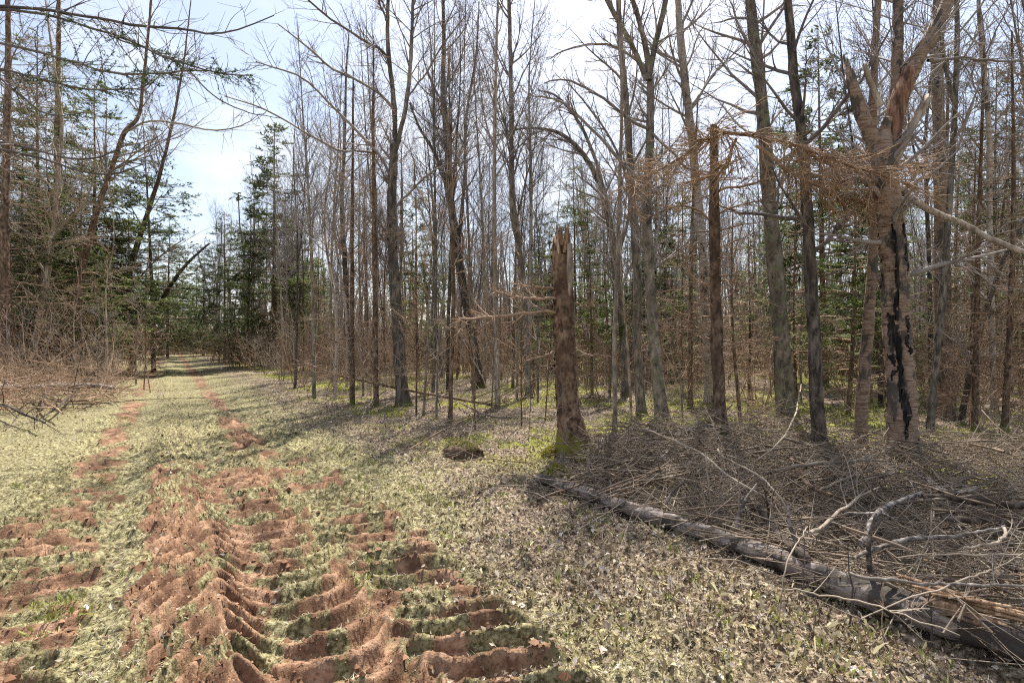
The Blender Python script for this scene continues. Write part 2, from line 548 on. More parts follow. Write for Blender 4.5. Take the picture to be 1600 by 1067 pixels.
M['birch'] = birch_bark('birch_bark', (0.27, 0.20, 0.155), (0.13, 0.078, 0.05), amount=0.85)
M['birch_pale'] = birch_bark('pale_birch_bark', (0.42, 0.375, 0.335), (0.25, 0.20, 0.165), amount=0.65)
M['birch_log'] = birch_bark('birch_log_bark', (0.33, 0.285, 0.26), (0.12, 0.09, 0.078), (0.022, 0.018, 0.016), amount=1.15)
M['rawwood'] = bark('raw_wood', (0.13, 0.07, 0.04), (0.30, 0.19, 0.12), (0.50, 0.38, 0.26), 0.12, 26, bdist=0.02)
M['redwood'] = bark('torn_red_wood', (0.05, 0.028, 0.02), (0.16, 0.085, 0.055), (0.30, 0.18, 0.12), 0.12, 22, bdist=0.02)
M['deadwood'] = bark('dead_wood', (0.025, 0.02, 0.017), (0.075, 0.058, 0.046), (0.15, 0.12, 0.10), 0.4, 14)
M['log'] = bark('weathered_log', (0.05, 0.042, 0.038), (0.19, 0.165, 0.15), (0.40, 0.36, 0.33), 0.8, 20)
M['twig'] = twig('grey_twigs', (0.115, 0.097, 0.096), (0.26, 0.225, 0.215))
M['twig_brown'] = twig('brown_twigs', (0.14, 0.088, 0.058), (0.34, 0.235, 0.165))
M['twig_rust'] = twig('rust_twigs', (0.15, 0.085, 0.052), (0.36, 0.24, 0.155))
M['twig_pale'] = twig('pale_twigs', (0.14, 0.11, 0.083), (0.34, 0.285, 0.225))
M['twig_dry'] = twig('dry_brush', (0.16, 0.115, 0.082), (0.40, 0.315, 0.24))
M['twig_dark'] = twig('dark_twigs', (0.07, 0.06, 0.058), (0.15, 0.127, 0.12))
M['needle'] = needles('spruce_needles', (0.042, 0.072, 0.026), (0.14, 0.175, 0.055))
M['needle_y'] = needles('fir_needles', (0.045, 0.085, 0.015), (0.14, 0.17, 0.035))
M['litter'] = tinted('leaf_litter', 0.25, 0.7)
M['straw'] = tinted('dry_grass', 0.22, 0.7)
M['clod'] = tinted('soil_crumbs', 0, 0.95)
M['moss'] = tinted('moss_tufts', 0.2, 0.9)

def ground_mat():
    m, nt, out = new_mat("forest_ground")
    tc = nt.nodes.new("ShaderNodeTexCoord")
    P = tc.outputs["Object"]
    def A(n):
        a = nt.nodes.new("ShaderNodeAttribute"); a.attribute_name = n; return a.outputs["Fac"]
    f1 = noise(nt, P, 30, 6, 0.7); f2 = noise(nt, P, 5, 5, 0.6); f3 = noise(nt, P, 90, 3, 0.6)
    litter = ramp(nt, f1, [(0.40, (0.04, 0.028, 0.02)), (0.5, (0.15, 0.11, 0.078)), (0.61, (0.36, 0.29, 0.22))])
    straw = ramp(nt, f1, [(0.40, (0.06, 0.048, 0.024)), (0.5, (0.17, 0.152, 0.075)), (0.61, (0.34, 0.31, 0.18))])
    soil = ramp(nt, f2, [(0.38, (0.10, 0.055, 0.035)), (0.5, (0.22, 0.130, 0.080)), (0.62, (0.36, 0.228, 0.150))])
    soil = mixc(nt, ramp(nt, f1, [(0.46, (0, 0, 0)), (0.60, (0.75, 0.75, 0.75))]), soil, (0.10, 0.050, 0.030))
    moss = ramp(nt, f1, [(0.40, (0.09, 0.10, 0.012)), (0.6, (0.28, 0.29, 0.04))])
    c = mixc(nt, A("straw"), litter, straw)
    c = mixc(nt, A("moss"), c, moss)
    so = ramp(nt, math_(nt, 'ADD', A("soil"), math_(nt, 'MULTIPLY', math_(nt, 'SUBTRACT', f1, 0.5), 0.9)), [(0.40, (0, 0, 0)), (0.60, (1, 1, 1))])
    c = mixc(nt, so, c, soil)
    h = math_(nt, 'ADD', math_(nt, 'MULTIPLY', f1, 1.0), math_(nt, 'MULTIPLY', f3, 0.4))
    principled(nt, out, c, 0.95, h, 0.8, 0.02)
    return m
M['ground'] = ground_mat()

# ------------------------------------------------------------------ scene object helpers
def link(o):
    col.objects.link(o); return o

def tag(o, label=None, cat=None, group=None, kind=None):
    if label: o["label"] = label
    if cat: o["category"] = cat
    if group: o["group"] = group
    if kind: o["kind"] = kind
    return o

def empty(name, loc, rz=0.0):
    o = bpy.data.objects.new(name, None); o.location = loc; o.rotation_euler = (0, 0, rz)
    o.empty_display_size = 0.2
    return link(o)

def part(name, me, parent, kind=None, label=None):
    o = bpy.data.objects.new(name, me)
    o.parent = parent
    if kind: o["kind"] = kind
    if label: o["label"] = label
    return link(o)

def solo(name, me, loc=(0, 0, 0)):
    o = bpy.data.objects.new(name, me); o.location = loc
    return link(o)

# ------------------------------------------------------------------ ground and trail
def build_ground():
    th_f = np.radians(np.linspace(-57, 57, 661))
    th_c = np.radians(np.linspace(57, 303, 50)[1:-1])
    th = np.concatenate([th_f, th_c])
    r = [0.03, 0.4, 0.8, 1.2, 1.5]
    x = 1.75
    while x < 900:
        r.append(x); x += 0.009 + 0.00085 * x * x if x < 60 else x * 0.12
    r = np.array(r)
    RR, TT = np.meshgrid(r, th, indexing='ij')
    X = RR * np.sin(TT); Y = RR * np.cos(TT)
    mh, soil = micro_h(X, Y)
    Z = base_h(X, Y) + mh
    u, v = trail_uv(X, Y)
    r_ = np.hypot(X, Y)
    # cover masks
    n1 = fbm(X * 2.6, Y * 2.6, 71, 4); n2 = fbm(X * 0.8, Y * 0.8, 75, 3); n3 = fbm(X * 7, Y * 7, 79, 3)
    soilm = np.clip(soil * (0.56 + 0.55 * n1 + 1.25 * n3 + 0.25 * n2), 0, 1)
    farm = np.clip((np.exp(-((u + 0.72) / 0.30) ** 2) + np.exp(-((u - 1.0) / 0.28) ** 2)) * (0.72 + 0.9 * n1 + 0.6 * n2), 0, 1)
    soilm = soilm * (1 - sstep(6.0, 10, r_)) + farm * 0.9 * sstep(6.0, 10, r_)
    straw = np.clip(1.1 - sstep(1.7, 2.9, u + 0.8 * n2) + 0.5 * n1, 0, 1) * np.clip(1 - 0.5 * sstep(-2.5, -6, u), 0, 1)
    moss = sstep(-0.08, 0.14, n2 + 0.5 * n1) * sstep(2.4, 4.0, u) * sstep(5.0, 7.5, r_) * (0.9) + sstep(0.25, 0.45, n2) * sstep(-3, -6, u) * 0.6
    moss = np.clip(moss, 0, 1)
    V = np.stack([X, Y, Z], -1).reshape(-1, 3)
    nr, nt_ = X.shape
    i = np.arange(nr - 1)[:, None] * nt_; j = np.arange(nt_)[None]; j2 = (j + 1) % nt_
    q = np.stack([i + j2, i + j, i + nt_ + j, i + nt_ + j2], -1).reshape(-1, 4)
    uc = u.reshape(-1)[q].mean(1); vc = v.reshape(-1)[q].mean(1)
    intrail = (uc > -1.6) & (uc < 1.75) & (vc > -20) & (vc < 120)
    at_ = dict(soil=soilm.ravel(), straw=straw.ravel(), moss=moss.ravel())
    for nm, sel, lab in (("ground", ~intrail, "forest floor of leaf litter, moss and dry grass beside the track"),
                         ("trail", intrail, "rutted red soil track with tyre lug prints and shredded grass")):
        qq = q[sel]
        used = np.unique(qq); mp = np.full(len(V), -1); mp[used] = np.arange(len(used))
        me = mk_mesh(nm, V[used], [mp[qq]], M['ground'], True, {k: a[used] for k, a in at_.items()})
        o = solo(nm, me); tag(o, lab, None, None, 'structure')
build_ground()

def ground_full(x, y):
    m, s = micro_h(x, y)
    return base_h(x, y) + m, s

# ------------------------------------------------------------------ ground cover
def scatter_polar(n, rs, r0, r1, a0, a1, power=1.6):
    # even-ish in the view: density falls with distance
    t = rs.uniform(0, 1, n)
    e = 2 - power
    r = (r0 ** e + t * (r1 ** e - r0 ** e)) ** (1 / e)
    a = np.radians(rs.uniform(a0, a1, n))
    return r * np.sin(a), r * np.cos(a), r

def blades(x, y, z, rs, ln, wd, lift, jit=0.25):
    """thin tapering triangles, lying or standing; lift = vertical share 0..1"""
    n = len(x)
    a = rs.uniform(0, 2 * math.pi, n)
    el = np.radians(np.clip(rs.normal(lift, jit * 60, n), -5, 88))
    d = np.stack([np.cos(a) * np.cos(el), np.sin(a) * np.cos(el), np.sin(el)], 1)
    s = np.stack([-np.sin(a), np.cos(a), rs.normal(0, 0.3, n)], 1)
    p = np.stack([x, y, z], 1)
    half = (wd / 2)[:, None]
    b = p + d * ln[:, None]
    bend = np.stack([rs.normal(0, .12, n), rs.normal(0, .12, n), rs.normal(-.08, .08, n)], 1) * ln[:, None]
    mid = p + d * (0.55 * ln[:, None]) - bend
    V = np.stack([p - s * half, p + s * half, mid + s * half * 0.8, b], 1)
    return V

def pick_tint(rs, n, cols, var=0.2):
    cols = np.array(cols)
    c = cols[rs.integers(len(cols), size=n)]
    return c * rs.uniform(1 - var, 1 + var, (n, 1))

def build_cover():
    rs = rs_(101)
    # shredded straw on the trail and verges
    n = 470000
    x, y, r = scatter_polar(n, rs, 1.9, 26, -52, 46, 1.45)
    z, soil = ground_full(x, y)
    u, v = trail_uv(x, y)
    n1 = fbm(x * 2.6, y * 2.6, 71, 4); n3 = fbm(x * 7, y * 7, 79, 3); n2 = fbm(x * 0.8, y * 0.8, 75, 3)
    soilm = np.clip(soil * (0.56 + 0.55 * n1 + 1.25 * n3 + 0.25 * n2), 0, 1)
    farm = np.clip((np.exp(-((u + 0.72) / 0.30) ** 2) + np.exp(-((u - 1.0) / 0.28) ** 2)) * (0.72 + 0.9 * n1 + 0.6 * n2), 0, 1)
    soilm = soilm * (1 - sstep(6.0, 10, r)) + farm * 0.9 * sstep(6.0, 10, r)
    keep = rs.uniform(0, 1, n) < np.clip(0.72 - 1.1 * soilm, 0.03, 1) * (1 - 0.88 * sstep(1.7, 2.9, u + 0.8 * n2)) * (1 - 0.3 * sstep(-3, -5, u)) * np.clip(0.62 + 1.1 * fbm(x * 6, y * 6, 97, 3), 0.12, 1)
    x, y, z, r, u = x[keep], y[keep], z[keep], r[keep], u[keep]
    n = len(x)
    ln = rs.uniform(0.014, 0.046, n) * (1 + 0.06 * r); wd = rs.uniform(0.0014, 0.0036, n) * (1 + 0.13 * r)
    V = blades(x, y, z + 0.003, rs, ln, wd, 15, 0.4)[:, [0, 1, 3]]
    t = pick_tint(rs, n, [(0.37, 0.345, 0.225), (0.31, 0.295, 0.165), (0.43, 0.395, 0.29), (0.22, 0.21, 0.11), (0.55, 0.51, 0.40), (0.17, 0.14, 0.08), (0.12, 0.095, 0.055)], 0.3)
    g = Geo().tris(V, t)
    tag(solo("dry_grass", g.mesh("dry_grass", M['straw'], False)), "pale shredded dry grass lying over the track and verges", "dry grass", None, 'stuff')
    # leaf litter
    n = 230000
    x, y, r = scatter_polar(n, rs, 1.9, 22, -50, 50, 1.4)
    z, soil = ground_full(x, y)
    u, v = trail_uv(x, y)
    n2 = fbm(x * 0.8, y * 0.8, 75, 3); n4 = fbm(x * 1.7, y * 1.7, 91, 3)
    pr = sstep(1.3, 2.6, u + 0.9 * n2) * np.clip(0.58 + 0.6 * n4, 0.15, 1) + 0.12 * (np.abs(u + 0.1) < 0.25) + 0.45 * sstep(-1.4, -3, u) * np.clip(0.4 + n4, 0, 1) + 0.02
    keep = rs.uniform(0, 1, n) < pr
    x, y, z, r = x[keep], y[keep], z[keep], r[keep]
    n = len(x)
    L = np.exp(rs.normal(-3.85, 0.38, n)) * (1 + 0.03 * r); W = L * rs.uniform(0.35, 0.75, n)
    a = rs.uniform(0, 6.283, n)
    nr = nrm(np.stack([rs.normal(0, 1.0, n), rs.normal(0, 1.0, n), np.ones(n)], 1))
    d = np.stack([np.cos(a), np.sin(a), np.zeros(n)], 1); d = nrm(d - (d * nr).sum(1, keepdims=True) * nr)
    s = np.cross(nr, d)
    p = np.stack([x, y, z + rs.uniform(0.003, 0.032, n)], 1)
    curl = (rs.uniform(0.02, 0.45, n) * W)[:, None] * nr
    l_ = L[:, None]; w_ = W[:, None]
    A = p - d * l_ * .5; B = p + d * l_ * .5; C1 = p + s * w_ * .5 + curl - d * l_ * .05; C2 = p - s * w_ * .5 + curl - d * l_ * .08
    t = pick_tint(rs, n, [(0.37, 0.305, 0.25), (0.46, 0.395, 0.33), (0.22, 0.16, 0.115), (0.56, 0.50, 0.435), (0.11, 0.075, 0.052), (0.15, 0.105, 0.073), (0.26, 0.185, 0.13), (0.19, 0.14, 0.10)], 0.3)
    g = Geo().tris(np.stack([A, C2, B], 1), t).tris(np.stack([A, B, C1], 1), t)
    tag(solo("leaf_litter", g.mesh("leaf_litter", M['litter'], False)), "fallen curled brown leaves covering the forest floor", "leaf litter", None, 'stuff')
    # dry standing grass on the verges
    n = 45000
    x, y, r = scatter_polar(n, rs, 2.0, 22, -52, 46, 1.5)
    z, soil = ground_full(x, y); u, v = trail_uv(x, y)
    n5 = fbm(x * 1.4, y * 1.4, 95, 3)
    pr = (sstep(1.35, 1.9, u) * (1 - sstep(2.6, 4.4, u)) * 0.9 + sstep(-1.3, -2.0, u) * 0.8) * np.clip(0.5 + 1.1 * n5, 0, 1)
    keep = rs.uniform(0, 1, n) < pr
    x, y, z, r = x[keep], y[keep], z[keep], r[keep]; n = len(x)
    V = blades(x, y, z, rs, rs.uniform(0.03, 0.10, n), rs.uniform(0.002, 0.0045, n) * (1 + 0.08 * r), 30, 0.45)
    t = pick_tint(rs, n, [(0.46, 0.41, 0.24), (0.36, 0.33, 0.15), (0.52, 0.46, 0.31), (0.26, 0.21, 0.11)], 0.25)
    g = Geo().quads(V, t)
    # young green tufts
    nt_ = 220
    x, y, r = scatter_polar(nt_ * 3, rs, 2.0, 16, -50, 40, 1.4)
    u, v = trail_uv(x, y)
    keep = rs.uniform(0, 1, len(x)) < (sstep(1.5, 1.9, u) * (1 - sstep(3.2, 4.6, u)) * 0.95 + sstep(-1.2, -1.8, u) * 0.25 + 0.035)
    x, y = x[keep], y[keep]
    ex_ = [at(a_, b_) for a_, b_ in ((212, 645), (205, 652), (198, 660), (222, 640), (165, 752), (158, 762), (80, 955), (72, 962), (95, 975), (130, 950), (40, 762), (650, 762), (660, 770), (690, 790), (560, 905), (600, 930), (745, 690), (755, 682), (760, 700), (770, 672), (780, 690), (1030, 690))]
    x = np.r_[x, np.repeat([q.x for q in ex_], 3) + rs.normal(0, .05, len(ex_) * 3)]; y = np.r_[y, np.repeat([q.y for q in ex_], 3) + rs.normal(0, .08, len(ex_) * 3)]
    m = 16
    X = np.repeat(x, m) + rs.normal(0, 0.028, len(x) * m); Y = np.repeat(y, m) + rs.normal(0, 0.028, len(x) * m)
    Z, _ = ground_full(X, Y); rr = np.hypot(X, Y)
    V = blades(X, Y, Z, rs, rs.uniform(0.02, 0.06, len(X)), rs.uniform(0.0025, 0.0045, len(X)) * (1 + .05 * rr), 60, 0.35)
    g2 = Geo().quads(V, pick_tint(rs, len(X), [(0.25, 0.29, 0.06), (0.33, 0.34, 0.10), (0.18, 0.23, 0.04), (0.40, 0.38, 0.15)], 0.25))
    tag(solo("standing_grass", g.mesh("standing_grass", M['straw'], False)), "yellowed standing grass along both verges of the track", "grass", None, 'stuff')
    tag(solo("green_grass", g2.mesh("green_grass", M['straw'], False)), "small bright green grass tufts sprouting along the verge", "grass", None, 'stuff')
    # soil crumbs
    n = 26000
    x, y, r = scatter_polar(n, rs, 1.9, 12, -56, 10, 1.5)
    z, soil = ground_full(x, y)
    keep = rs.uniform(0, 1, n) < soil * 0.8
    x, y, z = x[keep], y[keep], z[keep]; n = len(x)
    sz = np.exp(rs.normal(-5.1, 0.55, n))
    o = np.array([(1, 0, 0), (0, 1, 0), (-1, 0, 0), (0, -1, 0), (0, 0, .8), (0, 0, -.6)], float)
    V = o[None] * rs.uniform(0.6, 1.3, (n, 6, 1)) * sz[:, None, None] + np.stack([x, y, z + sz * 0.25], 1)[:, None, :]
    fc = np.array([(0, 1, 4), (1, 2, 4), (2, 3, 4), (3, 0, 4), (1, 0, 5), (2, 1, 5), (3, 2, 5), (0, 3, 5)])
    T = (fc[None] + (np.arange(n) * 6)[:, None, None]).reshape(-1, 3)
    tint = np.repeat(pick_tint(rs, n, [(0.24, 0.132, 0.078), (0.34, 0.20, 0.125), (0.13, 0.066, 0.039)], 0.2), 6, axis=0)
    g = Geo().raw(V.reshape(-1, 3), None, T, tint)
    tag(solo("soil_crumbs", g.mesh("soil_crumbs", M['clod'], False)), "loose red soil crumbs strewn over the tyre prints", "soil", None, 'stuff')
    # moss tufts on the forest floor
    n = 52000
    x, y, r = scatter_polar(n, rs, 4.0, 26, -45, 48, 1.3)
    u, v = trail_uv(x, y)
    n1 = fbm(x * 2.6, y * 2.6, 71, 4); n2 = fbm(x * 0.8, y * 0.8, 75, 3)
    pr = sstep(-0.08, 0.14, n2 + 0.5 * n1) * sstep(2.4, 4.0, u) * sstep(5.0, 7.5, r) + sstep(0.25, 0.45, n2) * sstep(-3, -6, u) * .6
    keep = rs.uniform(0, 1, n) < pr
    x, y, r = x[keep], y[keep], r[keep]; n = len(x)
    z, _ = ground_full(x, y)
    V = blades(x, y, z, rs, rs.uniform(0.015, 0.05, n) * (1 + .03 * r), rs.uniform(0.008, 0.02, n) * (1 + .05 * r), 50, 0.4)
    g = Geo().quads(V, pick_tint(rs, n, [(0.30, 0.32, 0.04), (0.38, 0.38, 0.06), (0.22, 0.25, 0.035)], 0.25))
    tag(solo("moss", g.mesh("moss", M['moss'], False)), "yellow-green moss patches between the trees", "moss", None, 'stuff')
build_cover()

# ------------------------------------------------------------------ tree parts
def bare_crown(trunk, seed, n1=26, n2=130, n3=520, t=(0.35, 0.98), l1=(0.12, 0.26), up=0.10, ang=(28, 62), extra=None, r_tip=0.0026, sides=(5, 4, 3), n4=0, rmax=0.035, wig=0.10):
    rs = rs_(seed)
    a = spawn(trunk, n1, rs, t, ang, l1, 7, up, wig, 0.5, r_tip * 1.2, True, 0.55, rmax, 0.005)
    src = a if extra is None else None
    g = Geo().tubes(a, sides[0])
    pool = a
    if extra:
        ex = []
        for e in extra:
            P, r, L = resample(e['P'][0], e['R'][0], 7)
            ex.append(dict(P=P[None], R=r[None], L=e['L']))
        pool = cat(a, *ex)
    b = spawn(pool, n2, rs, (0.15, 1.0), (22, 60), (0.25, 0.55), 5, 0.05, 0.10, 0.6, r_tip, True, 0.5, 0.03, 0.0042)
    g.tubes(b, sides[1])
    c = spawn(b, n3, rs, (0.1, 1.0), (20, 60), (0.30, 0.7), 3, 0.03, 0.12, 0.7, r_tip * 0.8, True, 0.4, 0.02, 0.0032)
    g.tubes(c, sides[2])
    if n4:
        d = spawn(cat(dict(P=c['P'], R=c['R'], L=c['L'])), n4, rs, (0.1, 1.0), (20, 60), (0.4, 0.8), 3, 0.02, 0.12, 0.8, r_tip * 0.7, True, 0.4, 0.02, 0.004)
        g.tubes(d, 3)
    return g

def conifer(H, seed, r0=0.13, z0=0.12, spread=0.19, nb=70, sec=9, tufts=9, droop=-0.05, size=1.0, dead=0.3, gappy=0.25, trunk_sides=8):
    """returns trunk geo, limb geo, needle geo"""
    rs = rs_(seed)
    pts = [np.array([0, 0, 0.]), np.array([rs.normal(0, .06), rs.normal(0, .06), H * .4]), np.array([rs.normal(0, .1), rs.normal(0, .1), H])]
    tg = trunk_geo(pts, [r0, r0 * .65, 0.012], trunk_sides, 0.05, 0.35, 0.3, seed, kmax=40)
    line_ = tg.line
    k = 6
    t = np.sort(rs.uniform(z0, 0.985, nb))
    f = t * (line_['P'].shape[1] - 1); i0 = np.minimum(f.astype(int), line_['P'].shape[1] - 2); w = (f - i0)[:, None]
    p = line_['P'][0][i0] * (1 - w) + line_['P'][0][i0 + 1] * w
    az = rs.uniform(0, 6.283, nb)
    ln = H * spread * (1.06 - t) ** 0.85 * rs.uniform(0.55, 1.15, nb) + 0.15
    el = 0.15 + 0.5 * (t - 0.4) + rs.normal(0, 0.10, nb)
    d = np.stack([np.cos(az) * np.cos(el), np.sin(az) * np.cos(el), np.sin(el)], 1)
    B = np.empty((nb, k, 3)); B[:, 0] = p
    for j in range(1, k):
        d = d + rs.normal(0, 0.04, (nb, 3)); d[:, 2] += droop * (1.4 if j < 4 else -1.2)
        d = nrm(d); B[:, j] = B[:, j - 1] + d * (ln / (k - 1))[:, None]
    br = dict(P=B, R=np.linspace(1, 0.2, k)[None] * (0.006 + 0.007 * ln[:, None]), L=ln)
    lg = Geo().tubes(br, 4)
    s = spawn(br, nb * sec, rs, (0.18, 1.0), (35, 65), (0.18, 0.42), 4, -0.05, 0.06, 0.6, 0.002, True, 0.55, 0.01, 0.0035, flat=0.25)
    lg.tubes(s, 3)
    # needle tufts along the secondaries and the outer boughs; some lower boughs are dead and bare
    nt_ = nb * sec * tufts
    par = dict(P=np.concatenate([s['P'], B[:, 2:6]]), R=np.concatenate([s['R'], br['R'][:, 2:6]]), L=np.concatenate([s['L'], ln * 0.5]))
    idx = rs.choice(len(par['L']), nt_, p=par['L'] / par['L'].sum())
    tt = rs.uniform(0.05, 1.0, nt_) * 3
    i0 = np.minimum(tt.astype(int), 2); w = (tt - i0)[:, None]
    q = par['P'][idx, i0] * (1 - w) + par['P'][idx, i0 + 1] * w
    tan = nrm(par['P'][idx, i0 + 1] - par['P'][idx, i0])
    alive = rs.uniform(0, 1, nt_) < sstep(0.0, dead + 1e-3, (q[:, 2] / H - z0 * 0.8) + rs.normal(0, .05, nt_))
    gp = vnoise(q[:, 0] * 1.4 + 7, q[:, 2] * 2.2 + q[:, 1] * 1.4, seed) > gappy * vnoise(q[:, 1] * 3, q[:, 2] * 3, seed + 5) * 1.6
    sel = alive & gp
    q, tan = q[sel], tan[sel]; n = len(q)
    side = nrm(np.cross(tan, np.array([0, 0, 1.0])) + rs.normal(0, 0.25, (n, 3)))
    dd = nrm(tan * rs.uniform(0.3, 1.1, (n, 1)) + side * rs.choice([-1, 1], (n, 1)) * rs.uniform(0.4, 1.0, (n, 1)) + np.array([0, 0, .05]))
    s2 = nrm(np.cross(dd, np.array([0, 0, 1.0])) + rs.normal(0, .35, (n, 3)))
    l_ = rs.uniform(0.07, 0.15, (n, 1)) * size; w_ = l_ * rs.uniform(0.08, 0.17, (n, 1))
    V = np.stack([q, q + dd * l_ * .45 + s2 * w_, q + dd * l_, q + dd * l_ * .45 - s2 * w_], 1)
    ng = Geo().quads(V)
    return tg, lg, ng

def thicket_stems(n, rs, pos, h, lean=0.15, r=0.008, k=5, twigs=3, tl=(0.15, 0.45)):
    """upright thin stems at pos (n,3)"""
    d = nrm(np.stack([rs.normal(0, lean, n), rs.normal(0, lean, n), np.ones(n)], 1))
    P = np.empty((n, k, 3)); P[:, 0] = pos
    for j in range(1, k):
        d = nrm(d + rs.normal(0, 0.08, (n, 3)))
        P[:, j] = P[:, j - 1] + d * (h / (k - 1))[:, None]
    rr = (r * np.exp(rs.normal(0, .45, n)))[:, None] * np.linspace(1, 0.35, k)[None]
    st = dict(P=P, R=rr, L=h)
    tw = spawn(st, n * twigs, rs, (0.15, 1.0), (30, 80), tl, 3, 0.03, 0.12, 0.6, 0.0025, True, 0.3, 0.01, 0.004) if twigs else None
    return st, tw

# ------------------------------------------------------------------ hero trees
LEAN_RS = rs_(7)
def depth_of(base): return at(*base)

def hero(name, label, category, base, path, mat='grey', Y=None, limbs=(), crown=None, twigmat='twig', sides=14, jag=0.0, rough=0.06, flare=0.5, seed=1, group=None, groove=None, ring=0.1, extra_parts=None, depthwig=0.02, trunk_name='trunk'):
    """base: pixel of the foot on the ground; path: [(px,py,width_px), ...] starting at the foot"""
    b = at(base[0], base[1])
    if Y is not None:
        X = (base[0] - CX) / F * Y; b = Vector((X, Y, gz(X, Y)))
    D = b.y
    rs = rs_(seed * 13 + 5)
    pts = []; rad = []
    dy = 0.0
    for i, (px, py, w) in enumerate(path):
        dd = D + dy
        p = pt(px, py, dd)
        if i == 0: p = np.array(b)
        pts.append(p); rad.append(w * D / F / 2 * (0.82 if name not in ('dead_fir', 'twin_tree') else 0.72) / math.hypot(1, (px - CX) / F))
        dy += rs.normal(0, depthwig * D * 0.3) if i > 0 else 0
    root = empty(name, b)
    tag(root, label, category, group)
    tg = trunk_geo(pts, rad, sides, rough, flare, ring, seed, jag, groove=groove)
    part(trunk_name, tg.mesh(trunk_name, M[mat], origin=b), root)
    ex = []
    def limb_twigs(e, parent, sd, k):
        rs2 = rs_(sd)
        e7 = dict(zip(('P', 'R', 'L'), (lambda q: (q[0][None], q[1][None], np.array([q[2]])))(resample(e['P'][0], e['R'][0], 9))))
        a = spawn(e7, k, rs2, (0.12, 1.0), (25, 62), (0.12, 0.34), 5, 0.04, 0.10, 0.55, 0.003, True, 0.45, 0.016, 0.004)
        c = spawn(a, k * 4, rs2, (0.1, 1.0), (22, 60), (0.3, 0.65), 4, 0.03, 0.11, 0.65, 0.0025, True, 0.4, 0.010, 0.0035)
        part('twigs', Geo().tubes(a, 4).tubes(c, 3).mesh('twigs', M[twigmat], origin=b), parent, 'stuff')
    for lm in limbs:
        lp = lm['p']; off = lm.get('dy', 0.0)
        P = [pt(q[0], q[1], D + off * (i / max(1, len(lp) - 1))) for i, q in enumerate(lp)]
        rr = [q[2] * D / F / 2 * 0.8 / math.hypot(1, (q[0] - CX) / F) for q in lp]
        if lm.get('thick'):
            g = trunk_geo(P, rr, 10, 0.07, 0, 0.06, seed + len(ex) * 3 + 1, lm.get('jag', 0.0), sink=0)
            lo = part(lm.get('name', 'limb'), g.mesh('limb', M[lm.get('mat', mat)], origin=b), root, label=lm.get('label'))
            ex.append(g.line)
            if lm.get('twigs', True): limb_twigs(g.line, lo, seed * 7 + len(ex), lm.get('n', 24))
        else:
            e = line(P, rr, 14, 0.012, seed + 3)
            g = Geo().tubes(e, 6)
            lo = part(lm.get('name', 'limb'), g.mesh('limb', M[lm.get('mat', twigmat)], origin=b), root)
            ex.append(e)
            if lm.get('twigs', True): limb_twigs(e, lo, seed * 7 + len(ex), lm.get('n', 18))
    if crown:
        g = bare_crown(tg.line, seed + 100, **crown)
        part('twigs', g.mesh('twigs', M[twigmat], origin=b), root, 'stuff')
    return root, tg, b, D

# --- broken snag
root, tg, b, D = hero('broken_snag', 'thick broken-off spruce snag with splintered top and mossy foot', 'snag', (895, 712),
    [(895, 712, 50), (889, 640, 43), (884, 540, 40), (880, 450, 38), (876, 385, 31)], 'snag', limbs=[
    dict(p=[(868, 462, 6), (840, 462, 5), (800, 458, 4), (765, 448, 2)], dy=-0.3, name='branch_stub'),
    dict(p=[(868, 484, 6), (820, 484, 6), (760, 492, 5), (715, 496, 3)], dy=-0.7, name='branch_stub'),
    dict(p=[(866, 447, 5), (835, 444, 4), (800, 440, 2)], dy=0.3, name='branch_stub'),
    dict(p=[(868, 545, 5), (845, 552, 4), (818, 562, 2)], dy=-0.4, name='branch_stub'),
    dict(p=[(898, 470, 4), (915, 476, 3), (930, 470, 1.5)], dy=-0.2, name='branch_stub'),
    dict(p=[(906, 552, 4), (935, 550, 3), (965, 556, 1.5)], dy=-0.2, name='branch_stub'),
    ], crown=dict(n1=16, n2=39, n3=85, t=(0.25, 0.95), l1=(0.06, 0.16), up=-0.01, ang=(70, 100), rmax=.012), twigmat='twig_brown', sides=22, jag=0.22, rough=0.07, flare=0.95, seed=3, ring=0.05)
SNAG = (root, tg, b)
rs = rs_(5)
g = Geo()
for i in range(16):      # splintered heartwood standing out of the break
    a = rs.uniform(-0.4, 2.6); q = pt(878, 388, D)
    q = q + np.array([0.085 * math.cos(a), -0.085 * math.sin(a), rs.uniform(-.1, .05)])
    h = rs.uniform(0.10, 0.42)
    g.tubes(line([q, q + np.array([rs.normal(0, .015), rs.normal(0, .015), h * .6]), q + np.array([rs.normal(0, .02), rs.normal(0, .02), h])], [rs.uniform(.012, .03), .016, .002], 4), 5)
part('splinter', g.mesh('splinter', M['rawwood'], origin=b), root, label='pale splintered heartwood')
g = Geo()
P = [pt(890, 462, D - .13), pt(891, 425, D - .135), pt(890, 380, D - .10)]
g.tubes(line(P, [0.012, 0.045, 0.03], 8), 8)
part('torn_strip', g.mesh('torn_strip', M['palebark'], origin=b), root, label='grey torn strip of wood below the break')

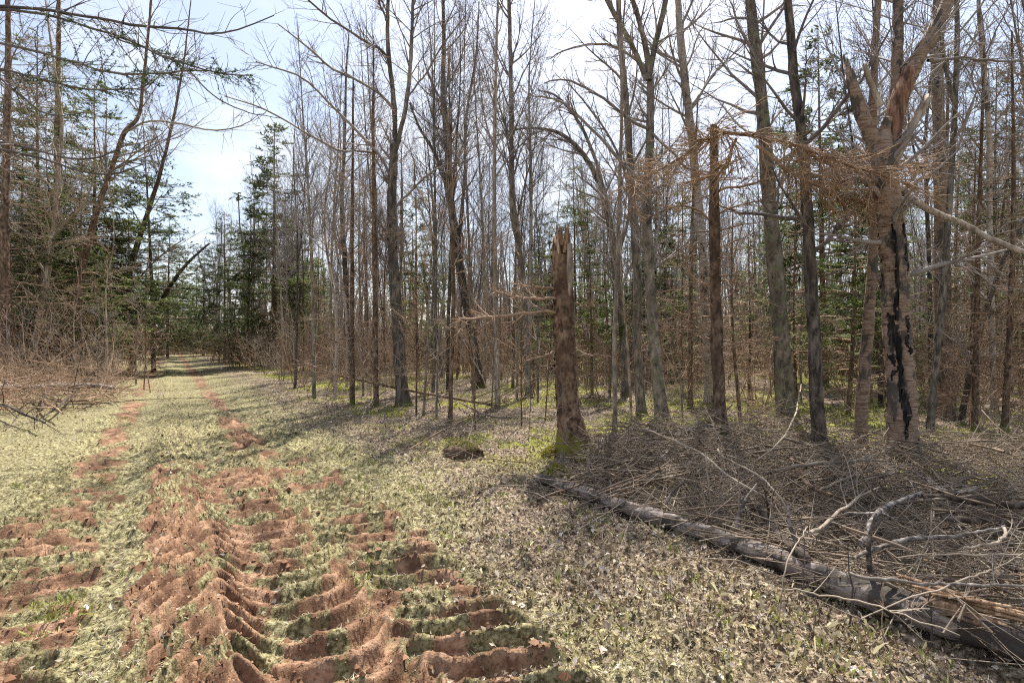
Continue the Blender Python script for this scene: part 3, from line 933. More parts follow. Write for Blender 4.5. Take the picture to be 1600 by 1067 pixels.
# --- dead fir trunk (broken top, brown spray)
root, tg, b, D = hero('dead_fir', 'dark dead fir trunk snapped off beneath a rusty brown spray', 'dead tree', (1132, 695),
    [(1132, 695, 32), (1124, 600, 27), (1117, 480, 25), (1113, 350, 23), (1113, 205, 19)], 'spruce', limbs=[
    dict(p=[(1112, 345, 5), (1080, 320, 4), (1040, 330, 3), (1000, 345, 1.5)], dy=-.4, name='branch_stub'),
    dict(p=[(1114, 450, 4), (1085, 430, 4), (1075, 405, 3), (1080, 385, 2)], dy=-.3, name='branch_stub'),
    dict(p=[(1118, 300, 6), (1150, 290, 5), (1190, 285, 4), (1240, 262, 2)], dy=-.3, name='branch_stub'),
    dict(p=[(1116, 338, 5), (1160, 318, 4), (1210, 315, 3), (1260, 320, 1.5)], dy=.4, name='branch_stub')],
    crown=dict(n1=34, n2=143, n3=442, t=(0.30, 0.99), l1=(0.10, 0.26), up=-0.02, ang=(65, 100), rmax=.012), twigmat='twig_brown', sides=16, jag=0.08, rough=0.05, flare=0.45, seed=11, ring=0.06)

# --- big split birch
root, tg, b, D = hero('old_birch', 'thick old birch with black split bark and broken forked top', 'birch', (1412, 728),
    [(1412, 728, 66), (1408, 640, 58), (1404, 540, 57), (1400, 440, 56), (1394, 360, 52), (1388, 290, 52), (1385, 240, 52), (1388, 205, 34), (1392, 180, 14)], 'birch', limbs=[
    dict(p=[(1378, 250, 34), (1358, 200, 32), (1340, 160, 28), (1327, 118, 18)], thick=True, jag=.28, twigs=False, label='broken grey stub of the left fork'),
    dict(p=[(1386, 250, 30), (1398, 150, 25), (1403, 60, 24), (1404, -40, 22), (1408, -220, 16), (1400, -420, 6)], thick=True, dy=0.5),
    dict(p=[(1388, 245, 40), (1402, 170, 42), (1425, 110, 36)], thick=True, mat='redwood', twigs=False, jag=.05, name='torn_limb', label='torn limb with red-brown bare wood'),
    dict(p=[(1420, 125, 34), (1440, 85, 34), (1465, 40, 30), (1486, -10, 26), (1510, -120, 18)], thick=True, jag=.1),
    dict(p=[(1392, 262, 24), (1412, 222, 22), (1432, 185, 20), (1450, 155, 17)], thick=True, mat='palebark', jag=.06, twigs=False, name='branch_stub', label='short tan broken stub'),
    dict(p=[(1376, 165, 14), (1362, 135, 12), (1350, 105, 11)], thick=True, mat='palebark', jag=.05, twigs=False, name='branch_stub'),
    dict(p=[(1410, 300, 14), (1455, 328, 14), (1510, 350, 13), (1560, 376, 12), (1640, 405, 10)], thick=True, mat='palebark', dy=-1.0, twigs=False),
    dict(p=[(1448, 92, 8), (1490, 92, 7), (1540, 95, 6), (1640, 97, 4)], dy=.6),
    ], crown=dict(n1=14, n2=117, n3=476, t=(0.55, 0.98), l1=(0.2, 0.42), up=0.03, ang=(40, 85)), sides=26, rough=0.05, flare=0.4, seed=21, groove=(1.05, 0.20, 0.32, 0.4, 3.0), ring=0.045)

def bark_patch(ln, a0, wd, s0, s1, seed, lift=1.05, k=26, m=6):
    rs = rs_(seed)
    P, r, L = resample(ln['P'][0], ln['R'][0], 120)
    T = nrm(np.gradient(P, axis=0)); U = nrm(np.cross(T, np.array([0, 1.0, 0.03]))); W = np.cross(T, U)
    V = []
    ss = np.linspace(s0, s1, k)
    wob = np.interp(ss, np.linspace(s0, s1, 9), rs.normal(0, .10, 9))
    w2 = wd * np.interp(ss, np.linspace(s0, s1, 15), np.r_[.1, rs.uniform(.2, 1.1, 13), .1])
    for i, q in enumerate(ss):
        j = int(np.clip(q / L * 119, 0, 119))
        for c in range(m):
            a = a0 + wob[i] + w2[i] * (c / (m - 1) - .5) * 2 + rs.normal(0, .06)
            e = lift if 0 < c < m - 1 else lift - .12
            V.append(P[j] + T[j] * (q - j / 119 * L) + r[j] * e * (math.cos(a) * U[j] + math.sin(a) * W[j]))
    Q = [(i * m + c, i * m + c + 1, (i + 1) * m + c + 1, (i + 1) * m + c) for i in range(k - 1) for c in range(m - 1)]
    return Geo().raw(np.array(V), np.array(Q))
M['blackbark'] = bark('black_split_bark', (0.008, 0.007, 0.007), (0.022, 0.019, 0.018), (0.06, 0.05, 0.045), 0.4, 20, bdist=0.02)
for i, (a0, wd, s0, s1) in enumerate([(1.0, .30, .9, 3.0), (1.2, .5, .05, 1.1), (2.2, .55, .05, .55), (1.7, .35, 1.5, 1.95), (2.1, .3, 2.45, 3.05), (.5, .4, 1.2, 2.0)]):
    part('black_bark', bark_patch(tg.line, a0, wd, s0, s1, 60 + i).mesh('black_bark', M['blackbark'], origin=b), root, label='black split in the bark' if i == 0 else 'black bark patch')

def peel(ln, n, seed, s1):
    rs = rs_(seed)
    P, r, L = resample(ln['P'][0], ln['R'][0], 160)
    T = nrm(np.gradient(P, axis=0)); U = nrm(np.cross(T, np.array([0, 1.0, 0.03]))); W = np.cross(T, U)
    V = []
    for i in range(n):
        q = rs.uniform(.25, s1); j = int(np.clip(q / L * 159, 0, 158)); a = rs.uniform(0, 6.28); w = rs.uniform(.15, .55); hh = rs.uniform(.012, .05)
        o = rs.uniform(1.05, 1.22); sk = rs.normal(0, .02)
        def c(aa, rr, dz): return P[j] + T[j] * dz + r[j] * rr * (math.cos(aa) * U[j] + math.sin(aa) * W[j])
        V.append([c(a, .98, 0), c(a, .98, hh), c(a + w * .6, 1.05, hh + sk), c(a + w * .6, 1.04, sk)])
        V.append([c(a + w * .6, 1.04, sk), c(a + w * .6, 1.05, hh + sk), c(a + w, o, hh * .8 + sk * 2), c(a + w, o, sk * 2 + hh * .1)])
    return Geo().quads(np.array(V))
part('loose_bark', peel(SNAG[1].line, 170, 78, 3.0).mesh('loose_bark', M['snag'], False, origin=SNAG[2]), SNAG[0], 'stuff')
part('peeling_bark', peel(tg.line, 260, 77, 3.0).mesh('peeling_bark', M['birch'], False, origin=b), root, 'stuff')
hero('young_birch', 'slim grey-white birch just left of the thick split birch', 'birch', (1343, 700),
    [(1343, 700, 28), (1350, 600, 25), (1358, 500, 23), (1364, 400, 21), (1368, 300, 19), (1362, 150, 16), (1368, -60, 12), (1360, -300, 5)], 'birch',
    crown=dict(n1=22, n2=156, n3=714, t=(0.4, .98)), sides=14, seed=23, flare=.4)
hero('mossy_tree', 'dark slim trunk with green moss, second left of the split birch', 'tree', (1279, 702),
    [(1279, 702, 30), (1275, 600, 27), (1268, 460, 25), (1262, 330, 23), (1252, 200, 21), (1240, 80, 18), (1228, -60, 15), (1215, -300, 6)], 'darkbark',
    crown=dict(n1=26, n2=169, n3=782, t=(0.3, .98), ang=(45, 80)), sides=14, seed=25, flare=.5)
hero('mossy_tree', 'tall grey trunk patched with green moss, behind the dark slim trunk', 'tree', (1230, 655),
    [(1230, 655, 38), (1222, 540, 33), (1210, 400, 30), (1200, 270, 27), (1188, 120, 23), (1174, 0, 20), (1160, -180, 18), (1150, -380, 6)], 'mossy',
    crown=dict(n1=30, n2=195, n3=952, t=(0.3, .98), ang=(40, 75)), sides=16, seed=27, flare=.4)
hero('twin_tree', 'pale forked tree with mossy foot, its limbs parting high above', 'tree', (1036, 662),
    [(1036, 662, 30), (1026, 570, 25), (1017, 450, 22), (1011, 330, 20), (1013, 220, 18), (1014, 120, 15)], 'mossy', limbs=[
    dict(p=[(1014, 125, 13), (1010, 80, 12), (1000, 40, 11), (988, 0, 10), (965, -80, 6), (950, -200, 2)], thick=True),
    dict(p=[(1014, 125, 12), (1022, 70, 11), (1035, 20, 10), (1045, -40, 8), (1060, -200, 3)], thick=True),
    dict(p=[(1010, 125, 11), (995, 85, 9), (975, 45, 8), (955, 10, 7), (930, -40, 3)], thick=True, dy=-.4),
    dict(p=[(1011, 200, 7), (985, 185, 6), (940, 150, 5), (890, 125, 4), (850, 130, 2)], dy=-.6),
    dict(p=[(1011, 290, 8), (975, 255, 7), (930, 205, 6), (880, 160, 5), (830, 150, 2)], dy=-.8),
    dict(p=[(1016, 205, 6), (1050, 235, 5), (1075, 262, 4), (1110, 270, 2)], dy=-.5),
    dict(p=[(1012, 105, 6), (960, 70, 5), (900, 72, 4), (860, 92, 2)], dy=.5)],
    crown=dict(n1=20, n2=247, n3=1224, t=(0.4, .98)), sides=14, seed=29, flare=.55)
hero('pole_tree', 'slender grey pole tree standing against the forked pale tree', 'tree', (1003, 648),
    [(1003, 648, 19), (997, 540, 17), (996, 420, 16), (990, 300, 14), (982, 180, 12), (972, 60, 11), (968, -40, 9), (960, -220, 4)], 'grey',
    crown=dict(n1=22, n2=156, n3=748, t=(0.4, .98)), sides=10, seed=31)
hero('leaning_birch', 'white-barked birch leaning left behind the dead fir trunk', 'birch', (1108, 630),
    [(1108, 630, 18), (1102, 500, 17), (1096, 380, 16), (1088, 280, 16), (1078, 190, 15), (1064, 80, 14), (1057, 0, 12), (1040, -160, 7), (1030, -300, 3)], 'birch_pale',
    crown=dict(n1=24, n2=169, n3=884, t=(0.4, .98)), sides=12, seed=33)
hero('far_birch', 'pale birch trunk behind and right of the split birch', 'birch', (1478, 655),
    [(1478, 655, 34), (1474, 560, 31), (1470, 450, 29), (1468, 340, 27), (1466, 200, 25), (1464, 80, 22), (1470, -60, 17), (1475, -280, 6)], 'birch',
    crown=dict(n1=26, n2=182, n3=952, t=(0.35, .98)), sides=16, seed=35)
hero('thin_birch', 'thin white birch, nearest the frame edge beyond the split birch', 'birch', (1553, 640),
    [(1553, 640, 15), (1548, 500, 14), (1546, 350, 13), (1545, 200, 12), (1535, 60, 10), (1530, -100, 7), (1525, -260, 3)], 'birch_pale',
    crown=dict(n1=24, n2=156, n3=816, t=(0.35, .98)), sides=10, seed=37)
hero('dead_pole', 'dark dead pole leaning outward right of the split birch', 'dead tree', (1500, 665),
    [(1500, 665, 14), (1516, 590, 13), (1532, 520, 12), (1552, 455, 11), (1574, 398, 10), (1610, 330, 7), (1650, 240, 3)], 'darkbark',
    crown=dict(n1=18, n2=78, n3=272, t=(0.2, .98), ang=(45, 90)), sides=9, seed=39)
hero('slim_sapling', 'thin straight pale sapling immediately right of the broken snag', 'sapling', (961, 675),
    [(961, 675, 10), (960, 560, 9), (964, 430, 8), (970, 280, 7), (972, 130, 6), (966, 0, 5), (960, -150, 2)], 'palebark',
    crown=dict(n1=18, n2=91, n3=340, t=(0.3, .98), ang=(35, 70)), sides=8, seed=41)
hero('slim_sapling', 'thin brown sapling between the forked maple and the dark curved tree', 'sapling', (703, 662),
    [(703, 662, 9), (706, 560, 8), (708, 460, 7.5), (707, 330, 6), (704, 200, 4), (700, 80, 2)], 'brownbark',
    crown=dict(n1=18, n2=78, n3=272, t=(0.2, .98), ang=(35, 75)), sides=8, seed=43, twigmat='twig_brown')
hero('slim_sapling', 'stubby mossy sapling beside the fallen pole near the track', 'sapling', (491, 622),
    [(491, 622, 7), (491, 560, 6.5), (493, 500, 5), (494, 430, 2)], 'mossy',
    crown=dict(n1=14, n2=52, n3=153, t=(0.2, .98), ang=(35, 75)), sides=8, seed=45, twigmat='twig_brown')

# --- forked maple with the long arching limbs
hero('forked_maple', 'slender grey maple forking in two with limbs arching left over the track', 'maple', (632, 634),
    [(632, 634, 27), (626, 570, 23), (620, 480, 21), (615, 390, 19), (613, 310, 18), (618, 225, 15)], 'grey', limbs=[
    dict(p=[(617, 240, 11), (617, 180, 10), (611, 120, 9), (606, 60, 8), (606, 0, 7), (612, -90, 5), (610, -220, 2)], thick=True),
    dict(p=[(618, 235, 10), (630, 185, 9), (638, 130, 8), (643, 60, 7), (645, 0, 6), (650, -110, 4), (652, -220, 2)], thick=True),
    dict(p=[(611, 278, 6), (585, 235, 5.5), (533, 182, 5), (493, 142, 4), (462, 119, 3.5), (431, 108, 3), (400, 96, 2)], dy=-2.0),
    dict(p=[(616, 172, 6), (576, 136, 5), (520, 110, 4.5), (487, 83, 4), (434, 37, 2)], dy=-1.5),
    dict(p=[(607, 92, 5), (585, 74, 5), (524, 37, 4), (477, 0, 3.5), (430, -50, 2)], dy=-1.8),
    dict(p=[(587, 240, 4), (539, 237, 4), (508, 226, 4), (452, 195, 3), (400, 168, 3), (350, 150, 1.5)], dy=-2.4),
    dict(p=[(604, 34, 4), (590, 0, 4), (575, -60, 2)], dy=-.5),
    dict(p=[(614, 330, 5), (650, 290, 4), (690, 262, 3), (730, 250, 1.5)], dy=-1.0),
    dict(p=[(640, 150, 4), (668, 110, 3.5), (700, 60, 3), (730, 20, 1.5)], dy=-1.0)],
    crown=dict(n1=14, n2=221, n3=816, t=(0.5, .98)), sides=14, seed=51, flare=.4)
hero('dark_tree', 'dark-barked tree curving left, between the forked maple and the snag', 'tree', (748, 606),
    [(748, 606, 21), (738, 530, 18), (724, 450, 17), (713, 380, 15), (704, 300, 14), (699, 220, 12), (693, 140, 10), (694, 60, 8), (692, -20, 6), (690, -140, 2)], 'darkbark', limbs=[
    dict(p=[(716, 400, 8), (722, 330, 7), (728, 260, 6), (730, 185, 5), (745, 90, 4), (750, 0, 2)], thick=True),
    dict(p=[(704, 300, 7), (680, 240, 6), (655, 200, 5), (640, 160, 3)], dy=-1)],
    crown=dict(n1=26, n2=221, n3=1190, t=(0.35, .98), up=.14, ang=(22, 50)), twigmat='twig_dark', sides=12, seed=53)
hero('pole_tree', 'upright dark pole tree just left of the broken snag', 'tree', (826, 622),
    [(826, 622, 13), (822, 520, 12), (812, 400, 11), (800, 320, 10), (799, 160, 8), (796, 20, 7), (794, -120, 3)], 'grey',
    crown=dict(n1=28, n2=221, n3=1190, t=(0.35, .98), up=.14, ang=(22, 55)), sides=10, seed=55)
hero('arching_tree', 'bare tree arching leftward in long curved limbs behind the snag', 'tree', (978, 618),
    [(978, 618, 16), (972, 500, 15), (962, 400, 14), (948, 325, 12), (930, 270, 11), (903, 230, 9), (868, 205, 7), (820, 200, 4), (775, 212, 2)], 'grey', limbs=[
    dict(p=[(950, 330, 8), (935, 260, 7), (905, 190, 6), (870, 150, 4), (840, 140, 2)], thick=True),
    dict(p=[(965, 410, 7), (985, 320, 6), (960, 230, 5), (920, 170, 4), (880, 120, 2)], dy=.8)],
    crown=dict(n1=26, n2=195, n3=952, t=(0.3, .98), up=.10), sides=10, seed=57)
hero('pole_tree', 'straight dark pole tree between the tall spruce and forked maple', 'tree', (546, 588),
    [(546, 588, 12), (542, 500, 11), (538, 400, 10), (534, 320, 8), (538, 220, 6), (540, 120, 4), (545, 40, 1.5)], 'darkbark',
    crown=dict(n1=24, n2=208, n3=1054, t=(0.3, .98), up=.14, ang=(22, 50)), sides=9, seed=59)
hero('broken_stump', 'short dark broken trunk in the thicket left of the forked maple', 'stump', (585, 598),
    [(585, 598, 15), (585, 560, 13), (586, 520, 12)], 'darkbark', sides=10, jag=.25, seed=61)

# --- left-hand trunks
hero('leaning_tree', 'pale sunlit trunk, leftmost of the leaning trees beside the track', 'tree', (42, 588),
    [(42, 588, 15), (58, 520, 14), (74, 430, 13), (84, 360, 11), (92, 270, 9), (98, 190, 7), (85, 90, 5), (70, -20, 3)], 'palebark', limbs=[
    dict(p=[(83, 372, 7), (100, 350, 7), (122, 330, 6), (140, 300, 4), (150, 260, 2)], dy=-1),
    dict(p=[(74, 430, 6), (40, 380, 5), (10, 350, 4), (-40, 330, 2)], dy=-1.5),
    dict(p=[(92, 280, 5), (70, 230, 4), (30, 150, 3), (0, 120, 2)], dy=-1)],
    crown=dict(n1=22, n2=156, n3=714, t=(0.2, .98), ang=(35, 75)), twigmat='twig_pale', sides=12, seed=71)
hero('leaning_tree', 'brown kinked trunk leaning right over the left verge', 'tree', (105, 590),
    [(105, 590, 18), (116, 500, 16), (130, 410, 15), (148, 340, 13), (168, 280, 11), (182, 238, 10), (193, 206, 10), (214, 182, 8), (220, 139, 7), (227, 77, 6), (234, 0, 5), (238, -120, 2)], 'brownbark', limbs=[
    dict(p=[(118, 450, 6), (160, 435, 5), (200, 420, 4), (235, 405, 2)], dy=-1),
    dict(p=[(125, 425, 5), (122, 380, 4), (118, 340, 4), (112, 290, 2)], dy=-1),
    dict(p=[(190, 210, 5), (225, 190, 4), (270, 192, 4), (330, 204, 3), (380, 195, 2), (405, 178, 1.2)], dy=-2)],
    crown=dict(n1=30, n2=195, n3=884, t=(0.25, .98), ang=(35, 75)), twigmat='twig_pale', sides=12, seed=73)
hero('leaning_tree', 'brown trunk leaning toward the track, third of the leaning row', 'tree', (160, 582),
    [(160, 582, 15), (176, 520, 14), (196, 450, 13), (212, 390, 12), (228, 340, 10), (248, 280, 8), (268, 200, 6), (285, 110, 4), (298, 0, 2)], 'brownbark', limbs=[
    dict(p=[(190, 470, 5), (230, 420, 4), (262, 390, 3), (290, 372, 1.5)], dy=-1)],
    crown=dict(n1=28, n2=195, n3=952, t=(0.25, .98), ang=(30, 70)), twigmat='twig', sides=11, seed=75)
hero('leaning_pole', 'dark bare pole leaning steeply over the track, no crown', 'dead tree', (203, 578),
    [(203, 578, 11), (224, 530, 10), (248, 478, 9), (275, 435, 8), (300, 405, 6), (328, 380, 4)], 'darkbark',
    crown=dict(n1=12, n2=39, n3=102, t=(0.2, .98), ang=(40, 80)), sides=10, jag=.1, seed=77)
hero('broken_stump', 'short dark stump leaning at the foot of the pale trunk', 'stump', (30, 582),
    [(30, 582, 17), (38, 540, 15), (47, 498, 12)], 'darkbark', sides=11, jag=.2, seed=79)
hero('edge_spruce', 'dark spruce trunk at the very left frame edge', 'spruce', (4, 592),
    [(4, 592, 24), (6, 480, 22), (6, 330, 19), (8, 150, 15), (10, 0, 11), (12, -200, 4)], 'spruce',
    crown=dict(n1=80, n2=546, n3=2210, t=(0.12, .98), l1=(.10, .22), up=-0.02, ang=(70, 100), rmax=.012), twigmat='twig_brown', sides=12, seed=81)
hero('dead_spruce', 'brown dead-limbed spruce trunk behind the kinked leaning trunk', 'spruce', (90, 572),
    [(90, 572, 17), (88, 450, 16), (89, 300, 14), (90, 150, 11), (92, 0, 8), (92, -160, 3)], 'spruce',
    crown=dict(n1=90, n2=598, n3=2550, t=(0.08, .98), l1=(.10, .20), up=-0.03, ang=(70, 105), rmax=.012), twigmat='twig_brown', sides=11, seed=83)

# ------------------------------------------------------------------ left bough-bearing spruce (stands outside the frame, reaches in)
def overhang():
    Y0 = 7.6
    X0 = (-210 - CX) / F * Y0
    b = Vector((X0, Y0, gz(X0, Y0)))
    root = empty('overhanging_spruce', b)
    tag(root, 'spruce at the left edge reaching long bare and needled boughs into the sky', 'spruce')
    tg = trunk_geo([np.array(b), np.array(b) + [0.1, 0, 5], np.array(b) + [0.1, .1, 11]], [.16, .11, .02], 14, seed=91)
    part('trunk', tg.mesh('trunk', M['spruce'], origin=b), root)
    rs = rs_(92)
    paths = [
        [(-200, 30, 9), (-60, 10, 8), (60, 16, 7), (140, 28, 6), (215, 41, 6), (290, 47, 5), (325, 53, 4), (370, 46, 3), (428, 24, 2)],
        [(-200, 60, 8), (-60, 20, 7), (60, 20, 6), (150, 45, 5), (200, 62, 5), (260, 92, 4), (330, 112, 3), (395, 118, 2)],
        [(-200, 60, 8), (-40, 60, 7), (80, 85, 6), (160, 108, 5), (230, 112, 4), (300, 108, 3), (380, 118, 2)],
        [(-200, 110, 7), (-20, 110, 6), (90, 132, 5), (150, 140, 4), (210, 138, 3), (240, 128, 2)],
        [(-200, 230, 8), (-30, 228, 7), (60, 246, 6), (120, 266, 5), (180, 272, 4), (225, 256, 2)],
        [(-200, 215, 7), (-30, 222, 6), (40, 232, 5), (100, 247, 5), (150, 246, 4), (200, 225, 2)],
        [(-200, 120, 6), (-40, 100, 5), (20, 140, 5), (60, 172, 4), (90, 182, 3), (130, 176, 1.5)],
        [(170, 55, 4), (230, 75, 4), (290, 108, 3.5), (330, 145, 3), (380, 170, 2.5), (440, 185, 1.5)]]
    ex = []
    for i, p in enumerate(paths):
        P = [pt(a, c, Y0 - 1.6 * j / 8) for j, (a, c, w) in enumerate(p)]
        e = line(P, [w * Y0 / F / 2 * .62 for (_, _, w) in p], 26, 0.006, 300 + i)
        part('bough', Geo().tubes(e, 6).mesh('bough', M['twig_dark'], origin=b), root)
        ex.append(e)
    par = cat(*ex)
    a = spawn(par, 230, rs, (0.2, 1), (30, 75), (0.3, 1.2), 6, -0.02, 0.09, 0.6, 0.002, False, 0.6, 0.008, 0.0035)
    c = spawn(a, 520, rs, (0.1, 1), (25, 65), (0.1, 0.4), 4, 0, 0.1, 0.7, 0.0017, False, 0.4, 0.004, 0.0025)
    part('twigs', Geo().tubes(a, 4).tubes(c, 3).mesh('twigs', M['twig_dark'], origin=b), root, 'stuff')
    # needles on the second and third boughs
    par = cat(ex[1], ex[2], ex[3])
    s = spawn(par, 150, rs, (0.45, 1), (30, 65), (0.2, 0.65), 5, -0.03, 0.06, 0.6, 0.002, False, 0.5, 0.005, 0.003, flat=.3)
    n = 5200
    idx = rs.integers(len(s['L']), size=n); t = rs.uniform(0.1, 4, n); i0 = np.minimum(t.astype(int), 3); w = (t - i0)[:, None]
    q = s['P'][idx, i0] * (1 - w) + s['P'][idx, i0 + 1] * w
    tan = nrm(s['P'][idx, i0 + 1] - s['P'][idx, i0])
    dd = nrm(tan + rs.normal(0, .8, (n, 3))); s2 = nrm(np.cross(dd, rs.normal(size=(n, 3))))
    l_ = rs.uniform(.025, .05, (n, 1)); ww = l_ * .12
    V = np.stack([q, q + dd * l_ * .5 + s2 * ww, q + dd * l_, q + dd * l_ * .5 - s2 * ww], 1)
    part('needle_sprays', Geo().quads(V).mesh('needle_sprays', M['needle'], origin=b), root, 'stuff')
    part('side_branches', Geo().tubes(s, 4).mesh('side_branches', M['twig_dark'], origin=b), root, 'stuff')
overhang()

# ------------------------------------------------------------------ hanging dead fir top (rusty spray)
def dead_spray():
    Y0 = 6.5
    b = Vector(pt(1113, 215, Y0))
    root = empty('hanging_dead_branch', b)
    tag(root, 'rusty brown dead fir top hanging between dead trunk and split birch', 'dead branch')
    rs = rs_(95)
    paths = [[(1105, 205, 9), (1170, 215, 8), (1240, 232, 7), (1310, 255, 6), (1380, 275, 4), (1450, 300, 2)],
             [(1130, 210, 8), (1090, 225, 6), (1060, 245, 5), (1020, 268, 3), (985, 290, 1.5)],
             [(1180, 225, 8), (1220, 255, 6), (1280, 290, 5), (1340, 310, 4), (1420, 315, 2)],
             [(1150, 215, 7), (1140, 250, 5), (1110, 272, 4), (1070, 285, 2)],
             [(1260, 240, 7), (1330, 265, 6), (1400, 250, 4), (1440, 270, 2)]]
    ex = []
    for i, p in enumerate(paths):
        P = [pt(a, c, Y0 + (i - 2) * .12 * j) for j, (a, c, w) in enumerate(p)]
        e = line(P, [w * Y0 / F / 2 * .7 for (_, _, w) in p], 18, 0.010, 400 + i)
        part('branch', Geo().tubes(e, 6).mesh('branch', M['twig_brown'], origin=b), root); ex.append(e)
    par = cat(*ex)
    a = spawn(par, 420, rs, (0.0, 1), (20, 70), (0.25, 0.75), 6, -0.05, 0.10, 0.5, 0.003, False, 0.3, 0.008, 0.005, flat=.25)
    c = spawn(a, 2600, rs, (0.05, 1), (25, 60), (0.08, 0.30), 4, -.04, 0.12, 0.7, 0.0022, False, 0.4, 0.004, 0.0034, flat=.45)
    part('twigs', Geo().tubes(a, 4).tubes(c, 3).mesh('twigs', M['twig_rust'], origin=b), root, 'stuff')
dead_spray()

# ------------------------------------------------------------------ prototypes for the stand
def meshes_bare(seed, H, r0, barkmat, twigmat, t0=0.35, up=.13, ang=(22, 52), l1=(.10, .24), n=(30, 190, 900), lean=0.3, split=False):
    rs = rs_(seed)
    pts = [np.array([0, 0, 0.])]
    for f in (.25, .5, .75, 1.0):
        pts.append(np.array([rs.normal(0, lean * f), rs.normal(0, lean * f), H * f]))
    tg = trunk_geo(pts, [r0, r0 * .82, r0 * .62, r0 * .36, 0.012], 9, .05, .45, .3, seed, kmax=48)
    ex = None
    if split:
        P = tg.line['P'][0]; i = int(len(P) * .42)
        a = rs.uniform(0, 6.28); q = P[i]
        pp = [q, q + np.array([.35 * math.cos(a), .35 * math.sin(a), 1.2]), q + np.array([.7 * math.cos(a), .7 * math.sin(a), H * .3]), q + np.array([.9 * math.cos(a), .9 * math.sin(a), H * .5])]
        e = trunk_geo(pp, [r0 * .55, r0 * .45, r0 * .3, .01], 7, .05, 0, .3, seed + 1, sink=0, kmax=30)
        tg.raw(e.V[0], e.Q[0], e.T[0]); ex = [e.line]
    cg = bare_crown(tg.line, seed + 9, n[0], n[1], n[2], (t0, .98), l1, up, ang, ex, 0.0036)
    return [('trunk', tg.mesh('trunk', M[barkmat]), None), ('twigs', cg.mesh('twigs', M[twigmat]), 'stuff')]

def meshes_conifer(seed, H, mat='needle', twigmat='twig_brown', **kw):
    tg, lg, ng = conifer(H, seed, **kw)
    return [('trunk', tg.mesh('trunk', M['spruce']), None), ('limbs', lg.mesh('limbs', M[twigmat]), 'stuff'), ('crown', ng.mesh('crown', M[mat], False), 'stuff')]

def meshes_dead(seed, H, r0, n=(100, 420, 900)):
    rs = rs_(seed)
    pts = [np.array([0, 0, 0.]), np.array([rs.normal(0, .1), rs.normal(0, .1), H * .5]), np.array([rs.normal(0, .15), rs.normal(0, .15), H])]
    tg = trunk_geo(pts, [r0, r0 * .7, r0 * .25], 8, .05, .4, .25, seed, .1, kmax=40)
    cg = bare_crown(tg.line, seed + 3, n[0], n[1], n[2], (.08, .99), (.08, .20), -0.05, (65, 105), None, 0.0032, rmax=.009)
    return [('trunk', tg.mesh('trunk', M['spruce']), None), ('twigs', cg.mesh('twigs', M['twig_brown']), 'stuff')]

def meshes_shrub(seed, n, h, mat, spread=.25, arch=-0.03, tw=8):
    rs = rs_(seed)
    pos = np.stack([rs.normal(0, spread * .5, n), rs.normal(0, spread * .5, n), np.full(n, -.08)], 1)
    d = nrm(np.stack([rs.normal(0, .4, n), rs.normal(0, .4, n), np.ones(n)], 1))
    k = 8; P = np.empty((n, k, 3)); P[:, 0] = pos; hh = h * rs.uniform(.45, 1.1, n)
    for j in range(1, k):
        d = d + rs.normal(0, .07, (n, 3)); d[:, 2] += arch; d = nrm(d)
        P[:, j] = P[:, j - 1] + d * (hh / (k - 1))[:, None]
    st = dict(P=P, R=rs.uniform(.005, .012, n)[:, None] * np.linspace(1, .3, k)[None], L=hh)
    a = spawn(st, n * tw, rs, (.15, 1), (25, 70), (.12, .4), 4, 0, .1, .6, .002, True, .4, .008, .0035)
    b = spawn(a, n * tw * 2, rs, (.1, 1), (25, 70), (.25, .6), 3, 0, .1, .7, .002, True, .3, .006, .003)
    return [('stems', Geo().tubes(st, 5).mesh('stems', M[mat]), 'stuff'), ('twigs', Geo().tubes(a, 3).tubes(b, 3).mesh('twigs', M[mat]), 'stuff')]

PROTO = {}
PROTO['bare'] = [meshes_bare(500 + i, 14 + i % 3, .058 + .011 * (i % 4), ['grey', 'grey', 'palebark', 'mossy', 'brownbark', 'darkbark'][i], ['twig', 'twig', 'twig', 'twig', 'twig', 'twig_dark'][i], .30 + .05 * (i % 3), split=(i % 2 == 1)) for i in range(6)]
PROTO['birch'] = [meshes_bare(530 + i, 15, .06 + .012 * i, 'birch_pale', 'twig', .4, .10, (25, 60)) for i in range(3)]
PROTO['spruce'] = [meshes_conifer(550 + i, 12 + 1.5 * i, z0=.10, spread=.28 + .02 * i, nb=150, sec=10, tufts=18, size=1.9, dead=.10, gappy=.12, droop=-.07) for i in range(3)]
PROTO['fir'] = [meshes_conifer(560 + i, 6.5 + i, 'needle_y' if i != 1 else 'needle', z0=.12, r0=.06, spread=.26, nb=85, sec=10, tufts=15, size=1.15, dead=.40, gappy=.45) for i in range(3)]
PROTO['seedling'] = [meshes_conifer(570, 1.6, 'needle', z0=.05, r0=.025, spread=.34, nb=46, sec=7, tufts=8, size=.6, dead=.02, gappy=.1)]
PROTO['dead'] = [meshes_dead(580 + i, 6 + 2 * i, .05 + .015 * i) for i in range(3)]
SAP = []
PROTO['sapling'] = [meshes_bare(620 + i, 4.5 + i, .018 + .006 * i, ['brownbark', 'palebark', 'grey'][i], ['twig_brown', 'twig_brown', 'twig'][i], .15, .06, (35, 70), (.08, .2), (16, 50, 140), .12) for i in range(3)]
PROTO['shrub'] = [meshes_shrub(600 + i, 14, 2.2 + .4 * i, ['twig_brown', 'twig_pale', 'twig_brown'][i]) for i in range(3)]

